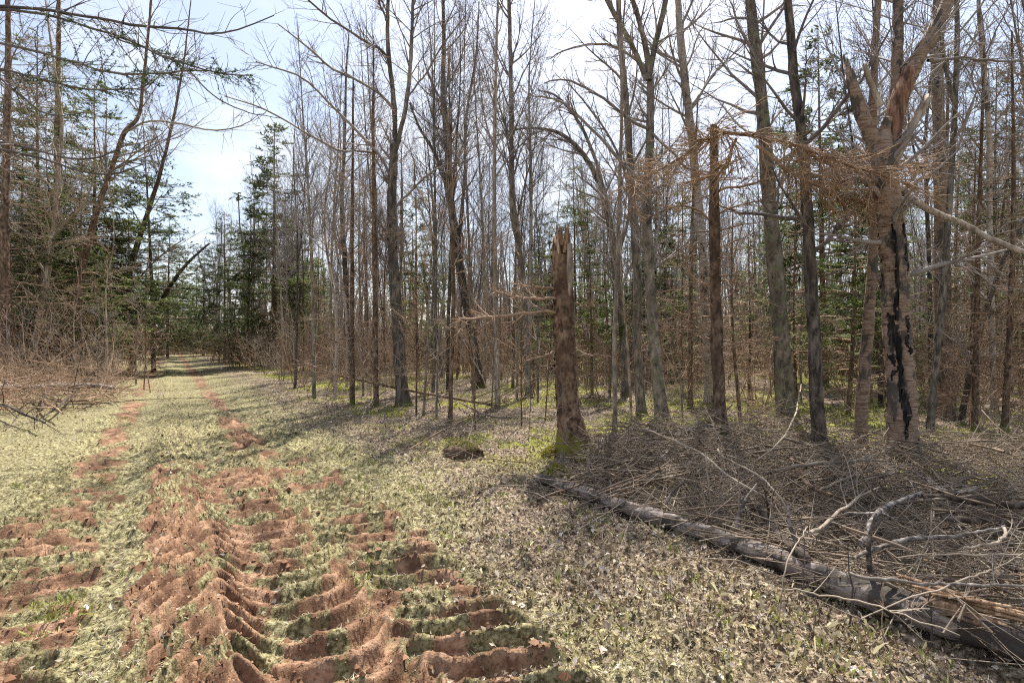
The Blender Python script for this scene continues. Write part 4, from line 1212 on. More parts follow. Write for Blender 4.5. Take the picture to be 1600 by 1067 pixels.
def place(kind, i, name, loc, rz, sc, tilt=(0, 0), label=None, cat=None, group=None, sz=None):
    parts = PROTO[kind][i % len(PROTO[kind])]
    root = empty(name, loc)
    root.rotation_euler = (tilt[0], tilt[1], rz)
    root.scale = (sc, sc, sc * (sz or 1))
    tag(root, label, cat, group)
    for (nm, me, kd) in parts:
        part(nm, me, root, kd)
    return root

ORD = ['first', 'second', 'third', 'fourth', 'fifth', 'sixth', 'seventh', 'eighth', 'ninth', 'tenth', 'eleventh', 'twelfth', 'thirteenth', 'fourteenth', 'fifteenth', 'sixteenth', 'seventeenth', 'eighteenth', 'nineteenth', 'twentieth']
MARKS = [(-400, 'the frame edge'), (110, 'the kinked leaning trunk'), (290, 'the track'), (440, 'the tall spruce'), (632, 'the forked maple'), (748, 'the dark curved tree'),
         (893, 'the broken snag'), (1036, 'the pale forked tree'), (1132, 'the dead fir'), (1230, 'the mossy grey trunk'), (1412, 'the split birch'), (2200, 'the right frame edge')]
def sector(px):
    for a, b in zip(MARKS[:-1], MARKS[1:]):
        if a[0] <= px < b[0]: return a[1], b[1]
    return MARKS[-2][1], MARKS[-1][1]

TODO = []      # (kind, variant, name, X, Y, rz, scale, tilt, look, category, group)
def add(kind, v, name, px, Y, look, cat, group, rs, sc=1.0, tilt=0.03, sz=None):
    X = (px - CX) / F * Y
    TODO.append([kind, v, name, px, X, Y, rs.uniform(0, 6.28), sc, (rs.normal(0, tilt), rs.normal(0, tilt)), look, cat, group, sz])

rs = rs_(700)
# specific conifers: pixel x, pixel y of the top, depth
def con(kind, v, px, ytop, Y, look, name='spruce_tree', grp='conifers in the stand'):
    H = {'spruce': [12, 13.5, 15], 'fir': [6.5, 7.5, 8.5]}[kind][v]
    X = (px - CX) / F * Y
    want = CH + (CY - ytop) / F * Y - gz(X, Y)
    s = want / H
    TODO.append([kind, v, name, px, X, Y, rs.uniform(0, 6.28), s, (rs.normal(0, .015), rs.normal(0, .015)), look, 'spruce' if kind == 'spruce' else 'fir', grp, None])
for a in [('spruce', 0, 428, 190, 31, 'tall dark green spruce'), ('spruce', 1, 352, 330, 44, 'dark green spruce'), ('spruce', 2, 392, 305, 38, 'dark green spruce'),
          ('spruce', 0, 318, 380, 56, 'dark green spruce'), ('spruce', 1, 470, 330, 34, 'dark green spruce'), ('spruce', 2, 240, 175, 27, 'tall dark green spruce'),
          ('spruce', 1, 150, 120, 24, 'tall dark green spruce'), ('spruce', 2, 60, 40, 22, 'tall dark green spruce'),
          ('fir', 1, 20, 150, 19, 'loose light green fir'), ('fir', 2, 130, 230, 20, 'loose light green fir'), ('fir', 0, 205, 330, 24, 'loose light green fir'), ('spruce', 0, 30, 180, 25, 'dark green spruce'), ('spruce', 1, 262, 330, 48, 'dark green spruce'), 
          ('spruce', 2, 897, 245, 27, 'dark green spruce'), ('spruce', 0, 850, 330, 30, 'dark green spruce'), ('spruce', 1, 650, 285, 29, 'dark green spruce'),
          ('spruce', 0, 1020, 230, 24, 'dark green spruce'), ('spruce', 1, 1290, 40, 17, 'tall dark green spruce'), ('spruce', 2, 1560, 90, 17, 'tall dark green spruce'), ('spruce', 0, 1330, 250, 22, 'dark green spruce'),
          ('fir', 0, 925, 320, 14.5, 'loose light green fir'), ('fir', 1, 1065, 290, 15, 'loose light green fir'), ('fir', 2, 1170, 300, 13.5, 'loose light green fir'),
          ('fir', 0, 1325, 230, 10.5, 'loose light green fir'), ('fir', 2, 1245, 260, 13, 'loose light green fir'), ('fir', 1, 1520, 220, 12, 'loose light green fir'),
          ('fir', 2, 655, 380, 21, 'loose light green fir'), ('fir', 0, 500, 400, 26, 'loose light green fir'), ('fir', 0, 835, 400, 18, 'loose light green fir'), ('fir', 1, 985, 360, 18, 'loose light green fir'),
          ('spruce', 0, 285, 430, 82, 'dark green spruce'), ('spruce', 2, 268, 415, 88, 'dark green spruce'), ('spruce', 1, 248, 400, 74, 'dark green spruce'), ('spruce', 1, 305, 400, 66, 'dark green spruce'),
          ('fir', 0, 175, 380, 21, 'loose light green fir'), ('fir', 1, 60, 330, 20, 'loose light green fir')]:
    con(*a)
add('seedling', 0, 'fir_seedling', 240, 27, 'small bushy green fir seedling', 'fir', None, rs, .9, 0.01)
# mid-ground bare trees
def taken(px, Y, lst, tol):
    return any(abs(px - q[3]) < tol * 25 / Y and abs(Y - q[5]) < 3 for q in lst)
def grow(n, Y0, Y1, x0, x1, kinds, looks, tol=16, sc=(0.8, 1.1)):
    k = 0; tries = 0
    while k < n and tries < n * 30:
        tries += 1
        Y = rs.uniform(Y0, Y1); px = rs.uniform(x0, x1)
        X = (px - CX) / F * Y
        u, v = trail_uv(X, Y)
        if -3.4 < u < 3.2: continue
        if taken(px, Y, TODO, tol): continue
        if Y < 19 and any(abs(px - h_) < 34 for h_ in (632, 893, 1412, 1343, 1122, 1270, 1215)): continue
        kd = kinds[rs.integers(len(kinds))]
        v = int(rs.integers(len(PROTO[kd])))
        nm, look, ct, gp = looks[kd](v)
        add(kd, v, nm, px, Y, look, ct, gp, rs, rs.uniform(*sc))
        k += 1
near = {'bare': lambda v: ('bare_tree', ['slim grey bare tree', 'grey bare tree', 'pale grey bare tree', 'mossy bare tree', 'brown bare tree', 'dark bare tree'][v], 'tree', 'bare trees in the stand'),
        'birch': lambda v: ('birch_tree', 'slim white birch', 'birch', 'birches in the stand'),
        'dead': lambda v: ('dead_spruce', ['small dead brown spruce', 'dead brown spruce', 'dead brown spruce'][v], 'dead tree', 'dead spruces in the stand')}
grow(84, 11.5, 27, 440, 1690, ['bare', 'bare', 'bare', 'birch', 'dead', 'bare'], near, 13, (.58, .85))
grow(34, 18, 34, -60, 270, ['bare', 'bare', 'dead', 'dead'], near, 10, (.5, .8))
grow(15, 8.5, 15, 1040, 1680, ['dead', 'dead', 'bare'], near, 14, (.55, .85))
n_mid = len(TODO)
far = {'bare': lambda v: ('bare_tree', 'far', 'tree', None), 'birch': lambda v: ('birch_tree', 'far', 'birch', None), 'dead': lambda v: ('dead_spruce', 'far', 'dead tree', None), 'spruce': lambda v: ('spruce_tree', 'far', 'spruce', None)}
grow(125, 27, 52, 300, 1640, ['bare', 'bare', 'bare', 'birch', 'bare', 'bare'], far, 8, (0.65, 0.95))
grow(36, 34, 60, 20, 300, ['bare', 'bare', 'spruce'], far, 9, (0.6, .9))

mid = TODO[:n_mid]
groups = {}
for q in mid:
    s = sector(q[3]); groups.setdefault((q[9], s), []).append(q)
for (look, s), qs in groups.items():
    qs.sort(key=lambda q: q[3])
    for i, q in enumerate(qs):
        if q[2] == 'fir_seedling': lab = 'small bushy green fir seedling at the left verge of the track'
        elif q[3] > 420 and q[3] < 440 and q[0] == 'spruce': lab = 'tall dark green spruce on the right side of the receding track'
        elif len(qs) == 1: lab = f"{look} in the stand between {s[0]} and {s[1]}"
        else: lab = f"{look}, {ORD[i]} from left between {s[0]} and {s[1]}"
        q.append(lab)
for q in TODO[n_mid:]:
    s = sector(q[3])
    k = {'bare': 'slim bare tree', 'birch': 'slim white birch', 'dead': 'dead spruce', 'spruce': 'dark spruce'}[q[0]]
    q.append(f"distant {k} between {s[0]} and {s[1]}")
    q[11] = f"distant {k} group between {s[0]} and {s[1]}"
for kind, v, nm, px, X, Y, rz, sc, tilt, look, ct, gp, sz, lab in TODO:
    z = gz(X, Y)
    place(kind, v, nm, (X, Y, z - 0.03), rz, sc, tilt, lab, ct, gp, sz)

# ------------------------------------------------------------------ shrubs along the edges
sh = [(5, 13.5), (45, 15.5), (95, 16), (112, 20), (170, 17.5), (200, 21), (228, 30), (305, 45), (330, 38), (375, 33), (415, 23), (20, 15), (70, 17), (130, 18), (185, 20), (215, 24), (150, 22), (360, 30), (395, 26), (440, 20), (475, 17), (520, 16), (575, 15), (610, 17), (660, 14), (780, 13), (830, 14.5),
      (560, 20), (690, 19), (740, 17), (930, 13), (1070, 12), (1180, 11), (1330, 11.5), (1450, 11), (1530, 9.5), (1590, 11)]
gs = {}
for i, (px, Y) in enumerate(sh):
    gs.setdefault(sector(px), []).append((px, Y, i))
for s, lst in gs.items():
    lst.sort()
    for j, (px, Y, i) in enumerate(lst):
        X = (px - CX) / F * Y
        lk = 'brown leafless shrub' if i % 3 != 1 else 'pale leafless shrub'
        lab = f"{lk}, {ORD[j]} from left between {s[0]} and {s[1]}" if len(lst) > 1 else f"{lk} in the gap between {s[0]} and {s[1]}"
        place('shrub', i, 'bare_shrub', (X, Y, gz(X, Y)), i * 1.7, rs.uniform(.75, 1.15), (0, 0), lab, 'shrub', 'leafless shrubs at the forest edge')

# young stems standing singly in the open floor
for i in range(34):
    Y = rs.uniform(8.5, 17); px = rs.uniform(560, 1600) if i < 26 else rs.uniform(-10, 200)
    if px < 300: Y = rs.uniform(15, 21)
    X = (px - CX) / F * Y
    if abs(trail_uv(X, Y)[0]) < 3.6: X += 1.2
    SAP.append(((X / Y * F + CX), X, Y))
SAP.sort()
cnt_ = {}
for i, (px, X, Y) in enumerate(SAP): cnt_.setdefault(sector(px), []).append(i)
for s_, ids in cnt_.items():
    for j, i in enumerate(ids):
        px, X, Y = SAP[i]
        place('sapling', i, 'bare_sapling', (X, Y, gz(X, Y)), i * 2.1, rs.uniform(.6, 1.1), (rs.normal(0, .05), rs.normal(0, .05)),
              f"thin leafless sapling, {ORD[j]} from left between {s_[0]} and {s_[1]}" if len(ids) > 1 else f"thin leafless sapling between {s_[0]} and {s_[1]}", 'sapling', 'thin saplings on the open floor')

# ------------------------------------------------------------------ undergrowth thicket and far forest (masses)
def mass(name, geo, mat, pts, rot, sc, label, category):
    """one object: its mesh holds a clump plus loose points, and a node tree repeats the clump on the points"""
    V = np.concatenate(geo.V); n0 = len(V)
    V = np.vstack([V, pts])
    me = mk_mesh(name, V, [np.concatenate(geo.Q)], mat, True, attrs=dict(
        seat=np.concatenate([np.zeros(n0), np.ones(len(pts))]), turn=np.concatenate([np.zeros(n0), rot]), size=np.concatenate([np.zeros(n0), sc])))
    o = solo(name, me); tag(o, label, category, None, 'stuff')
    ng = bpy.data.node_groups.new(name, 'GeometryNodeTree')
    ng.interface.new_socket("Geometry", in_out='INPUT', socket_type='NodeSocketGeometry')
    ng.interface.new_socket("Geometry", in_out='OUTPUT', socket_type='NodeSocketGeometry')
    nd, lk = ng.nodes, ng.links
    gi, go = nd.new('NodeGroupInput'), nd.new('NodeGroupOutput')
    def attr(k):
        a = nd.new('GeometryNodeInputNamedAttribute'); a.data_type = 'FLOAT'; a.inputs['Name'].default_value = k; return a.outputs['Attribute']
    cmp_ = nd.new('FunctionNodeCompare'); cmp_.data_type = 'FLOAT'; cmp_.operation = 'GREATER_THAN'; cmp_.inputs[1].default_value = .5
    lk.new(attr('seat'), cmp_.inputs[0])
    sep = nd.new('GeometryNodeSeparateGeometry'); sep.domain = 'POINT'
    lk.new(gi.outputs[0], sep.inputs['Geometry']); lk.new(cmp_.outputs[0], sep.inputs['Selection'])
    m2p = nd.new('GeometryNodeMeshToPoints'); lk.new(sep.outputs['Selection'], m2p.inputs['Mesh'])
    iop = nd.new('GeometryNodeInstanceOnPoints')
    lk.new(m2p.outputs[0], iop.inputs['Points']); lk.new(sep.outputs['Inverted'], iop.inputs['Instance'])
    cr = nd.new('ShaderNodeCombineXYZ'); lk.new(attr('turn'), cr.inputs['Z'])
    lk.new(cr.outputs[0], iop.inputs['Rotation']); lk.new(attr('size'), iop.inputs['Scale'])
    lk.new(iop.outputs[0], go.inputs[0])
    md = o.modifiers.new('repeat', 'NODES'); md.node_group = ng
    return o

def clump(seed, n, rad, h, r, tw=4, tw2=5, lean=.14):
    rs = rs_(seed)
    a = rs.uniform(0, 6.28, n); d = rad * np.sqrt(rs.uniform(0, 1, n))
    hh = rs.uniform(h[0], h[1], n)
    st, t = thicket_stems(n, rs, np.stack([d * np.cos(a), d * np.sin(a), np.full(n, -.1)], 1), hh, lean, r, 5, tw, (.15, .40))
    t2 = spawn(t, n * tw2, rs, (.1, 1), (25, 70), (.3, .7), 3, .02, .12, .7, .0025, True, .3, .006, .0035)
    return Geo().tubes(st, 4).tubes(t, 3).tubes(t2, 3)

def undergrowth():
    rs = rs_(801)
    for nm, mt, sd, cnt, lab in (('undergrowth', 'twig_brown', 31, 430, 'dense brown leafless undergrowth filling the stand behind the trees'),
                                 ('grey_undergrowth', 'twig', 34, 200, 'grey bare sapling stems standing through the undergrowth'),
                                 ('pale_undergrowth', 'twig_pale', 32, 150, 'pale leafless brush stems mixed through the brown undergrowth')):
        n = cnt * 4
        Y = 13 + 30 * rs.uniform(0, 1, n); px = rs.uniform(-60, 1680, n); X = (px - CX) / F * Y
        u, v = trail_uv(X, Y)
        cl = fbm(X * .35, Y * .35, 88, 3)
        far_ = sstep(22, 40, v) * 1.2
        keep = ((u > 4.6 - far_) | (u < -4.3 + .8 * far_)) & (rs.uniform(0, 1, n) < np.clip(.6 + .9 * cl, .08, 1)) & ~((px > 480) & (Y < 19 + 3 * np.sin(px * .011))) & ((px < 480) | (rs.uniform(0, 1, n) < .8))
        X, Y = X[keep][:cnt], Y[keep][:cnt]
        P = np.stack([X, Y, base_h(X, Y)], 1)
        mass(nm, clump(sd, 26 if sd == 31 else 14, 1.0, (.5, 2.9) if sd == 31 else (.8, 3.8) if sd == 34 else (.4, 2.0), .011 if sd == 31 else .016 if sd == 34 else .007, 3, 2, .10), M[mt], P, rs.uniform(0, 6.28, len(X)), rs.uniform(.7, 1.2, len(X)), lab, 'undergrowth')
undergrowth()

def far_forest():
    rs = rs_(811)
    n = 8
    a = rs.uniform(0, 6.28, n); d = 4 * np.sqrt(rs.uniform(0, 1, n))
    st, _ = thicket_stems(n, rs, np.stack([d * np.cos(a), d * np.sin(a), np.zeros(n)], 1), rs.uniform(8, 13, n), .05, .085, 6, 0)
    t1 = spawn(st, n * 16, rs, (.2, 1), (20, 55), (.1, .25), 4, .1, .08, .5, .01, True, .4, .04, .011)
    t2 = spawn(t1, n * 70, rs, (.1, 1), (20, 60), (.3, .6), 3, .05, .1, .6, .006, True, .4, .02, .007)
    m = 620
    Y = rs.uniform(46, 105, m); px = rs.uniform(-120, 1720, m); X = (px - CX) / F * Y
    u, v = trail_uv(X, Y)
    k = (np.abs(u) > 6.8) | (v > 92)
    X, Y = X[k][:260], Y[k][:260]
    mass('far_forest', Geo().tubes(st, 5).tubes(t1, 3).tubes(t2, 3), M['twig'], np.stack([X, Y, base_h(X, Y)], 1), rs.uniform(0, 6.28, len(X)), rs.uniform(.7, 1.1, len(X)), 'mass of bare trees far behind the stand', 'forest')
    m = 900
    Y = rs.uniform(38, 100, m); px = rs.uniform(-120, 1720, m); X = (px - CX) / F * Y
    u, v = trail_uv(X, Y)
    k = (np.abs(u) > 4.2) | (v > 86)
    X, Y = X[k][:340], Y[k][:340]
    ue = rs.uniform(-5, 5, 30); ve = rs.uniform(70, 92, 30)          # the lane closes in a bend
    X = np.r_[X, .846 * ue - .533 * ve]; Y = np.r_[Y, .533 * ue + .846 * ve]
    mass('far_thicket', clump(33, 50, 2.0, (1, 2.8), .014, 4, 3), M['twig_brown'], np.stack([X, Y, base_h(X, Y)], 1), rs.uniform(0, 6.28, len(X)), rs.uniform(.8, 1.3, len(X)), 'brown brush mass far behind the stand and closing the track', 'undergrowth')
far_forest()

# ------------------------------------------------------------------ fallen birch log
def fallen_log():
    P = [(842, 752, .10), (900, 772, .105), (1000, 804, .11), (1100, 838, .12), (1200, 878, .13), (1300, 922, .14), (1400, 960, .145), (1480, 990, .15), (1640, 1050, .15)]
    pts = []; rad = []
    for px, py, r in P:
        q = at(px, py + 6); pts.append(np.array([q.x, q.y, q.z + r * .75])); rad.append(r * .52)
    b = Vector((pts[0][0], pts[0][1], gz(pts[0][0], pts[0][1])))
    root = empty('fallen_log', b)
    tag(root, 'long fallen birch log lying diagonally at the edge of the brush', 'log')
    # bark breaks open near the lower end, bare wood shows
    g1 = trunk_geo(pts, rad, 20, .10, 0, .04, 120, .12, sink=0)
    g1.C = []
    part('log_trunk', g1.mesh('log_trunk', M['birch_log'], origin=b), root)
    up_ = np.array([-.02, -.02, rad[7] * .55])
    e = [pts[6] * .35 + pts[7] * .65 + up_ * .6, pts[7] + up_, pts[7] * .65 + pts[8] * .35 + up_ * 1.1, pts[7] * .35 + pts[8] * .65 + up_ * .9]
    g2 = trunk_geo(e, [rad[7] * .25, rad[7] * .6, rad[7] * .62, rad[7] * .3], 16, .26, 0, .03, 122, .12, sink=0)
    part('split_wood', g2.mesh('split_wood', M['rawwood'], origin=b), root, label='split end with bare tan wood')
    rs = rs_(123)
    for k, (px, py, L_) in enumerate([(930, 780, .30), (1040, 818, .25), (1150, 858, .35), (1250, 898, .3), (1360, 945, .4)]):
        q = at(px, py); s = np.array([q.x, q.y, q.z + .16])
        d = nrm(np.array([rs.normal(0, .5), rs.normal(0, .5), 1.0]))
        ee = line([s, s + d * L_ * .5, s + d * L_ + np.array([.05, 0, -.02])], [.016, .012, .006], 6)
        part('branch_stub', Geo().tubes(ee, 6).mesh('branch_stub', M['birch_log'], origin=b), root)
    g = Geo()
    for k in range(14):   # splinters at the break
        s = pts[7] + rs.normal(0, .05, 3) + np.array([0, 0, .06]); d = nrm(pts[8] - pts[7]) * rs.uniform(.2, .55) + rs.normal(0, .03, 3)
        g.tubes(line([s - d * .4, s + d * .2, s + d], [.006, rs.uniform(.010, .022), .002], 5), 4)
    part('splinter', g.mesh('splinter', M['rawwood'], origin=b), root)
fallen_log()

# ------------------------------------------------------------------ named branches and sticks on the brush
def stick(name, label, path, mat='twig_pale', lift=0.1, sides=8, twigs=6, seed=0, cat='branch', group=None, wig=0.006, plane=None):
    """path: [(px, py, width_px)] laid on the ground raised by lift"""
    pts = []; rad = []
    for i, (px, py, w) in enumerate(path):
        l = lift[i] if isinstance(lift, (list, tuple)) else lift
        # ray to the plane of the ground raised by l
        q = at(px, py)
        Y = q.y
        for _ in range(12):
            X = (px - CX) / F * Y
            Y = .5 * Y + .5 * (CH - gz(X, Y) - l) * F / max(py - CY, 4)
        X = (px - CX) / F * Y
        pts.append(np.array([X, Y, gz(X, Y) + l])); rad.append(w * Y / F / 2 * .74)
    b = Vector((pts[0][0], pts[0][1], pts[0][2] - rad[0]))
    root = empty(name, b); tag(root, label, cat, group)
    e = line(pts, rad, max(10, 5 * len(pts)), wig, seed + 1)
    V, q = tube_batch(e['P'], e['R'] * (1 + rs_(seed).normal(0, .06, e['R'].shape)), sides)
    n = len(V); k = e['P'].shape[1]
    V = np.vstack([V, e['P'][0, 0], e['P'][0, -1]])
    t = [(i, (i + 1) % sides, n) for i in range(sides)] + [((k - 1) * sides + i, (k - 1) * sides + (i + 1) % sides, n + 1) for i in range(sides)]
    part('stem', Geo().raw(V, q, np.array(t)).mesh('stem', M[mat], origin=b), root)
    if twigs:
        a = spawn(e, twigs, rs_(seed + 2), (.2, 1), (25, 65), (.15, .4), 5, -.01, .1, .6, .0016, True, .4, .012, .003)
        c = spawn(a, twigs * 3, rs_(seed + 4), (.2, 1), (25, 65), (.2, .5), 3, -.01, .1, .7, .0014, True, .4, .006, .0022)
        part('side_twigs', Geo().tubes(a, 4).tubes(c, 3).mesh('side_twigs', M[mat], origin=b), root, 'stuff')
    return root

ST = [
 ('fallen_branch', 'long pale branch lying level in front of the split birch', [(1195, 738, 8), (1245, 730, 8), (1300, 722, 7), (1385, 719, 4)], 'twig_pale', .28, 8),
 ('fallen_branch', 'thick bent birch limb with a cut end on the brush pile', [(1342, 848, 12), (1364, 815, 12), (1384, 790, 11), (1440, 768, 6)], 'log', .30, 4),
 ('fallen_branch', 'thick grey branch lying level below the bent birch limb', [(1335, 872, 7), (1400, 852, 10), (1450, 842, 10), (1510, 836, 8), (1570, 820, 5)], 'log', .30, 5),
 ('fallen_branch', 'forked brown branch dropping from the long pale branch', [(1245, 733, 8), (1262, 758, 9), (1300, 772, 6), (1350, 778, 3)], 'brownbark', .22, 5),
 ('fallen_branch', 'straight pale branch slanting up left of the bent birch limb', [(1266, 832, 9), (1305, 800, 7), (1345, 772, 5), (1375, 760, 3)], 'twig_pale', .26, 5),
 ('fallen_branch', 'grey curved branch resting on top of the fallen log', [(1325, 895, 7), (1350, 906, 8), (1400, 908, 8), (1450, 918, 7), (1520, 915, 6), (1640, 918, 4)], 'log', .34, 5),
 ('fallen_branch', 'long thin whip arching down from the dead fir to the brush', [(1005, 668, 3), (1060, 690, 4), (1105, 715, 4), (1150, 752, 4.5), (1205, 782, 5)], 'twig_pale', [.5, .5, .45, .4, .3], 3),
 ('fallen_branch', 'pale whip bending below the dead fir foot', [(1122, 700, 4), (1145, 720, 5), (1190, 742, 5), (1215, 770, 4), (1232, 798, 3)], 'twig_pale', [.4, .45, .4, .3, .2], 4),
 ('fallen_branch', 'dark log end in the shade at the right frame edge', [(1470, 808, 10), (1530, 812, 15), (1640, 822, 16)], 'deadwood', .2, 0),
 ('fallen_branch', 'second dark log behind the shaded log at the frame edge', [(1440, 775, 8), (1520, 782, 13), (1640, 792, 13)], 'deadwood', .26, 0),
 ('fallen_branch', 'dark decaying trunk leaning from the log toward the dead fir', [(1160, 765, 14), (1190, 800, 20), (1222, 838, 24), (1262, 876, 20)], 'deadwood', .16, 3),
 ('fallen_branch', 'pale hooked branch at the right edge of the brush', [(1505, 852, 5), (1550, 845, 6), (1564, 840, 7), (1569, 824, 6)], 'twig_pale', .35, 2),
 ('fallen_branch', 'thin pale whip crossing the fallen log from upper left', [(1230, 920, 3), (1310, 930, 3.5), (1370, 950, 3.5), (1440, 975, 3), (1500, 992, 2)], 'twig_pale', .36, 3),
 ('fallen_branch', 'thin pale whip rising rightward across the fallen log', [(1345, 965, 2.5), (1420, 940, 3.5), (1500, 912, 4), (1560, 885, 3), (1600, 862, 2)], 'twig_pale', .34, 4),
 ('fallen_branch', 'slender stick leaning upward left of the mossy slim trunk', [(1175, 722, 3), (1215, 690, 3.5), (1240, 650, 3), (1252, 600, 2)], 'twig_pale', [.25, .5, .55, .6], 5),
 ('fallen_branch', 'pale stick slanting down behind the bent birch limb', [(1380, 725, 2.5), (1350, 735, 4), (1315, 748, 5), (1280, 765, 4)], 'twig_pale', .3, 4),
 ('fallen_branch', 'thin brown branch arching over the near end of the log', [(935, 770, 3), (985, 752, 4), (1040, 722, 3.5), (1090, 700, 2)], 'twig_brown', .22, 6),
 ('fallen_branch', 'long straight stick from the snag foot toward the dead fir', [(890, 745, 3), (960, 720, 4), (1050, 700, 4), (1150, 690, 3)], 'twig_pale', .2, 6),
 ('fallen_branch', 'purplish grey branch curving over the brush beside the pale forked tree', [(1030, 720, 4), (1060, 680, 6), (1095, 665, 6), (1140, 668, 4)], 'log', .25, 5),
 ('fallen_branch', 'thick brown branch lying across the middle of the brush pile', [(1160, 715, 5), (1220, 712, 7), (1300, 742, 7), (1385, 745, 5)], 'brownbark', .2, 6),
 ('fallen_branch', 'grey branch stub poking from the brush below the split birch', [(1425, 735, 4), (1465, 760, 8), (1495, 766, 8), (1530, 760, 6)], 'log', .25, 3),
 ('fallen_branch', 'long thin branch lying across the shaded brush at right', [(1400, 872, 3), (1480, 862, 4), (1560, 866, 4), (1640, 872, 3)], 'twig_pale', .32, 5),
 ('fallen_branch', 'bowed thin twig hanging over the log middle', [(1215, 960, 2), (1225, 900, 3), (1245, 850, 3), (1262, 822, 2)], 'twig_pale', [.1, .3, .4, .35], 2),
 ('fallen_branch', 'short pale stick standing out of the litter before the log', [(1385, 1000, 2), (1378, 960, 2.5), (1384, 900, 2)], 'twig_brown', [.02, .15, .35], 3),
 ('fallen_pole', 'long thin fallen pole slanting behind the forked maple', [(455, 560, 3), (530, 585, 5), (616, 604, 6), (700, 622, 6), (780, 634, 4)], 'brownbark', [1.0, .65, .42, .25, .12], 8),
 ('fallen_branch', 'pale stick lying right of the forked maple foot', [(718, 628, 3), (752, 646, 5), (790, 652, 3)], 'twig_pale', .12, 3),
 ('fallen_branch', 'pale forked twig before the forked maple', [(565, 655, 2), (575, 635, 3), (590, 620, 3), (604, 608, 2)], 'twig_pale', [.02, .12, .2, .3], 3),
 ('fallen_branch', 'thin stick slanting from the thicket onto the right verge', [(640, 700, 2), (700, 668, 3), (760, 640, 3), (800, 622, 2)], 'twig_brown', .1, 4),
 ('fallen_branch', 'level thin stick lying in front of the mossy mound', [(700, 722, 2), (760, 716, 3), (830, 722, 2)], 'twig_brown', .06, 3),
]
for i, (nm, lab, path, mt, lf, tw) in enumerate(ST):
    stick(nm, lab, path, mt, lf, 9, tw, 900 + i * 7, 'branch' if nm != 'fallen_pole' else 'pole', 'fallen branches on the forest floor', 0.005)

for i, (px, y0, y1, lab) in enumerate([(1328, 985, 850, 'thin dark upright shoot before the log middle'), (1455, 1010, 930, 'thin upright shoot before the split log end'),
                                       (1252, 930, 800, 'thin upright shoot behind the log beside the decaying trunk'), (878, 745, 560, 'thin leafless shoot beside the snag foot'),
                                       (826, 690, 520, 'thin brown shoot left of the snag'), (600, 660, 560, 'thin leafless shoot left of the forked maple foot'), (1152, 850, 700, 'thin pale shoot rising behind the log')]):
    q = at(px, y0); D = q.y
    root = empty('bare_shoot', q); tag(root, lab, 'shoot', 'thin leafless shoots')
    e = line([np.array(q), pt(px + 3, y0 + (y1 - y0) * .5, D), pt(px - 4, y1, D)], [.006, .0045, .002], 9, .006, 1500 + i)
    part('stem', Geo().tubes(e, 5).mesh('stem', M['twig_dark' if i != 6 else 'twig_pale'], origin=q), root)
    part('side_twigs', Geo().tubes(spawn(e, 9, rs_(1520 + i), (.25, 1), (25, 60), (.12, .35), 4, .03, .08, .7, .0012, True, .4, .004, .002), 3).mesh('side_twigs', M['twig_dark'], origin=q), root, 'stuff')

# left deadfall log and its dry branches
def left_deadfall():
    p = [(-60, 606, 12), (40, 606, 12), (110, 604, 11), (160, 604, 10), (178, 607, 8)]
    r = stick('fallen_log', 'slim fallen log lying level at the left verge below leaning trunks', p, 'log', .35, 9, 0, 1200, 'log', None, .01)
    rs = rs_(1201)
    names = [('dry crooked branch dropping from the left log toward the grass', [(150, 585, 5), (120, 610, 5), (85, 640, 4), (60, 655, 2)]),
             ('dry branch slanting rightward in front of the left log', [(55, 612, 5), (80, 632, 5), (98, 646, 3)]),
             ('dry dark branch lying at the left frame edge below the log', [(-20, 628, 6), (30, 640, 6), (70, 660, 4)]),
             ('dry thin branch reaching right past the log end', [(70, 615, 4), (120, 625, 4), (170, 612, 4), (182, 622, 2)]),
             ('dry upright broken branch against the left log', [(65, 640, 5), (75, 600, 5), (85, 575, 4), (92, 550, 2)])]
    for i, (lab, q) in enumerate(names):
        stick('dead_branch', lab, q, 'twig_brown' if i % 2 else 'deadwood', [.15, .25, .2, .1][:len(q)], 7, 10, 1210 + i * 5, 'branch', 'dry branches around the left log', .012)
left_deadfall()

# mossy mound / old stump near the verge
def mossy_mound():
    q = at(722, 712); rs = rs_(1300)
    nphi, nth = 9, 20
    V = []; 
    for i in range(nphi):
        f = i / (nphi - 1)
        for j in range(nth):
            a = j / nth * 6.283
            r = .20 * math.cos(f * 1.45) * (1 + .18 * math.sin(3 * a + 1) + .1 * rs.normal())
            V.append((r * math.cos(a) * 1.25, r * math.sin(a), .17 * math.sin(f * 1.5) + .02 * rs.normal() - .04 * (i == 0)))
    V.append((0, 0, .16))
    V = np.array(V)
    Q = [(i * nth + j, i * nth + (j + 1) % nth, (i + 1) * nth + (j + 1) % nth, (i + 1) * nth + j) for i in range(nphi - 1) for j in range(nth)]
    T = [((nphi - 1) * nth + j, (nphi - 1) * nth + (j + 1) % nth, len(V) - 1) for j in range(nth)]
    root = empty('mossy_stump', q); tag(root, 'low rotten stump capped with moss beside the right verge', 'stump')
    part('rotten_wood', Geo().raw(V, np.array(Q), np.array(T)).mesh('rotten_wood', M['brownbark']), root)
    n = 1500
    a = rs.uniform(0, 6.28, n); f = rs.uniform(.35, 1, n)
    x = .2 * np.cos(f * 1.45) * np.cos(a) * 1.25; y = .2 * np.cos(f * 1.45) * np.sin(a); z = .17 * np.sin(f * 1.5)
    k = (x + y * .8) < .22
    V = blades(x[k], y[k], z[k], rs, rs.uniform(.015, .04, k.sum()), rs.uniform(.004, .008, k.sum()), 50, .4)
    part('moss_cap', Geo().quads(V, pick_tint(rs, k.sum(), [(.16, .19, .04), (.24, .24, .06), (.30, .27, .12)])).mesh('moss_cap', M['moss'], False), root, 'stuff')
mossy_mound()

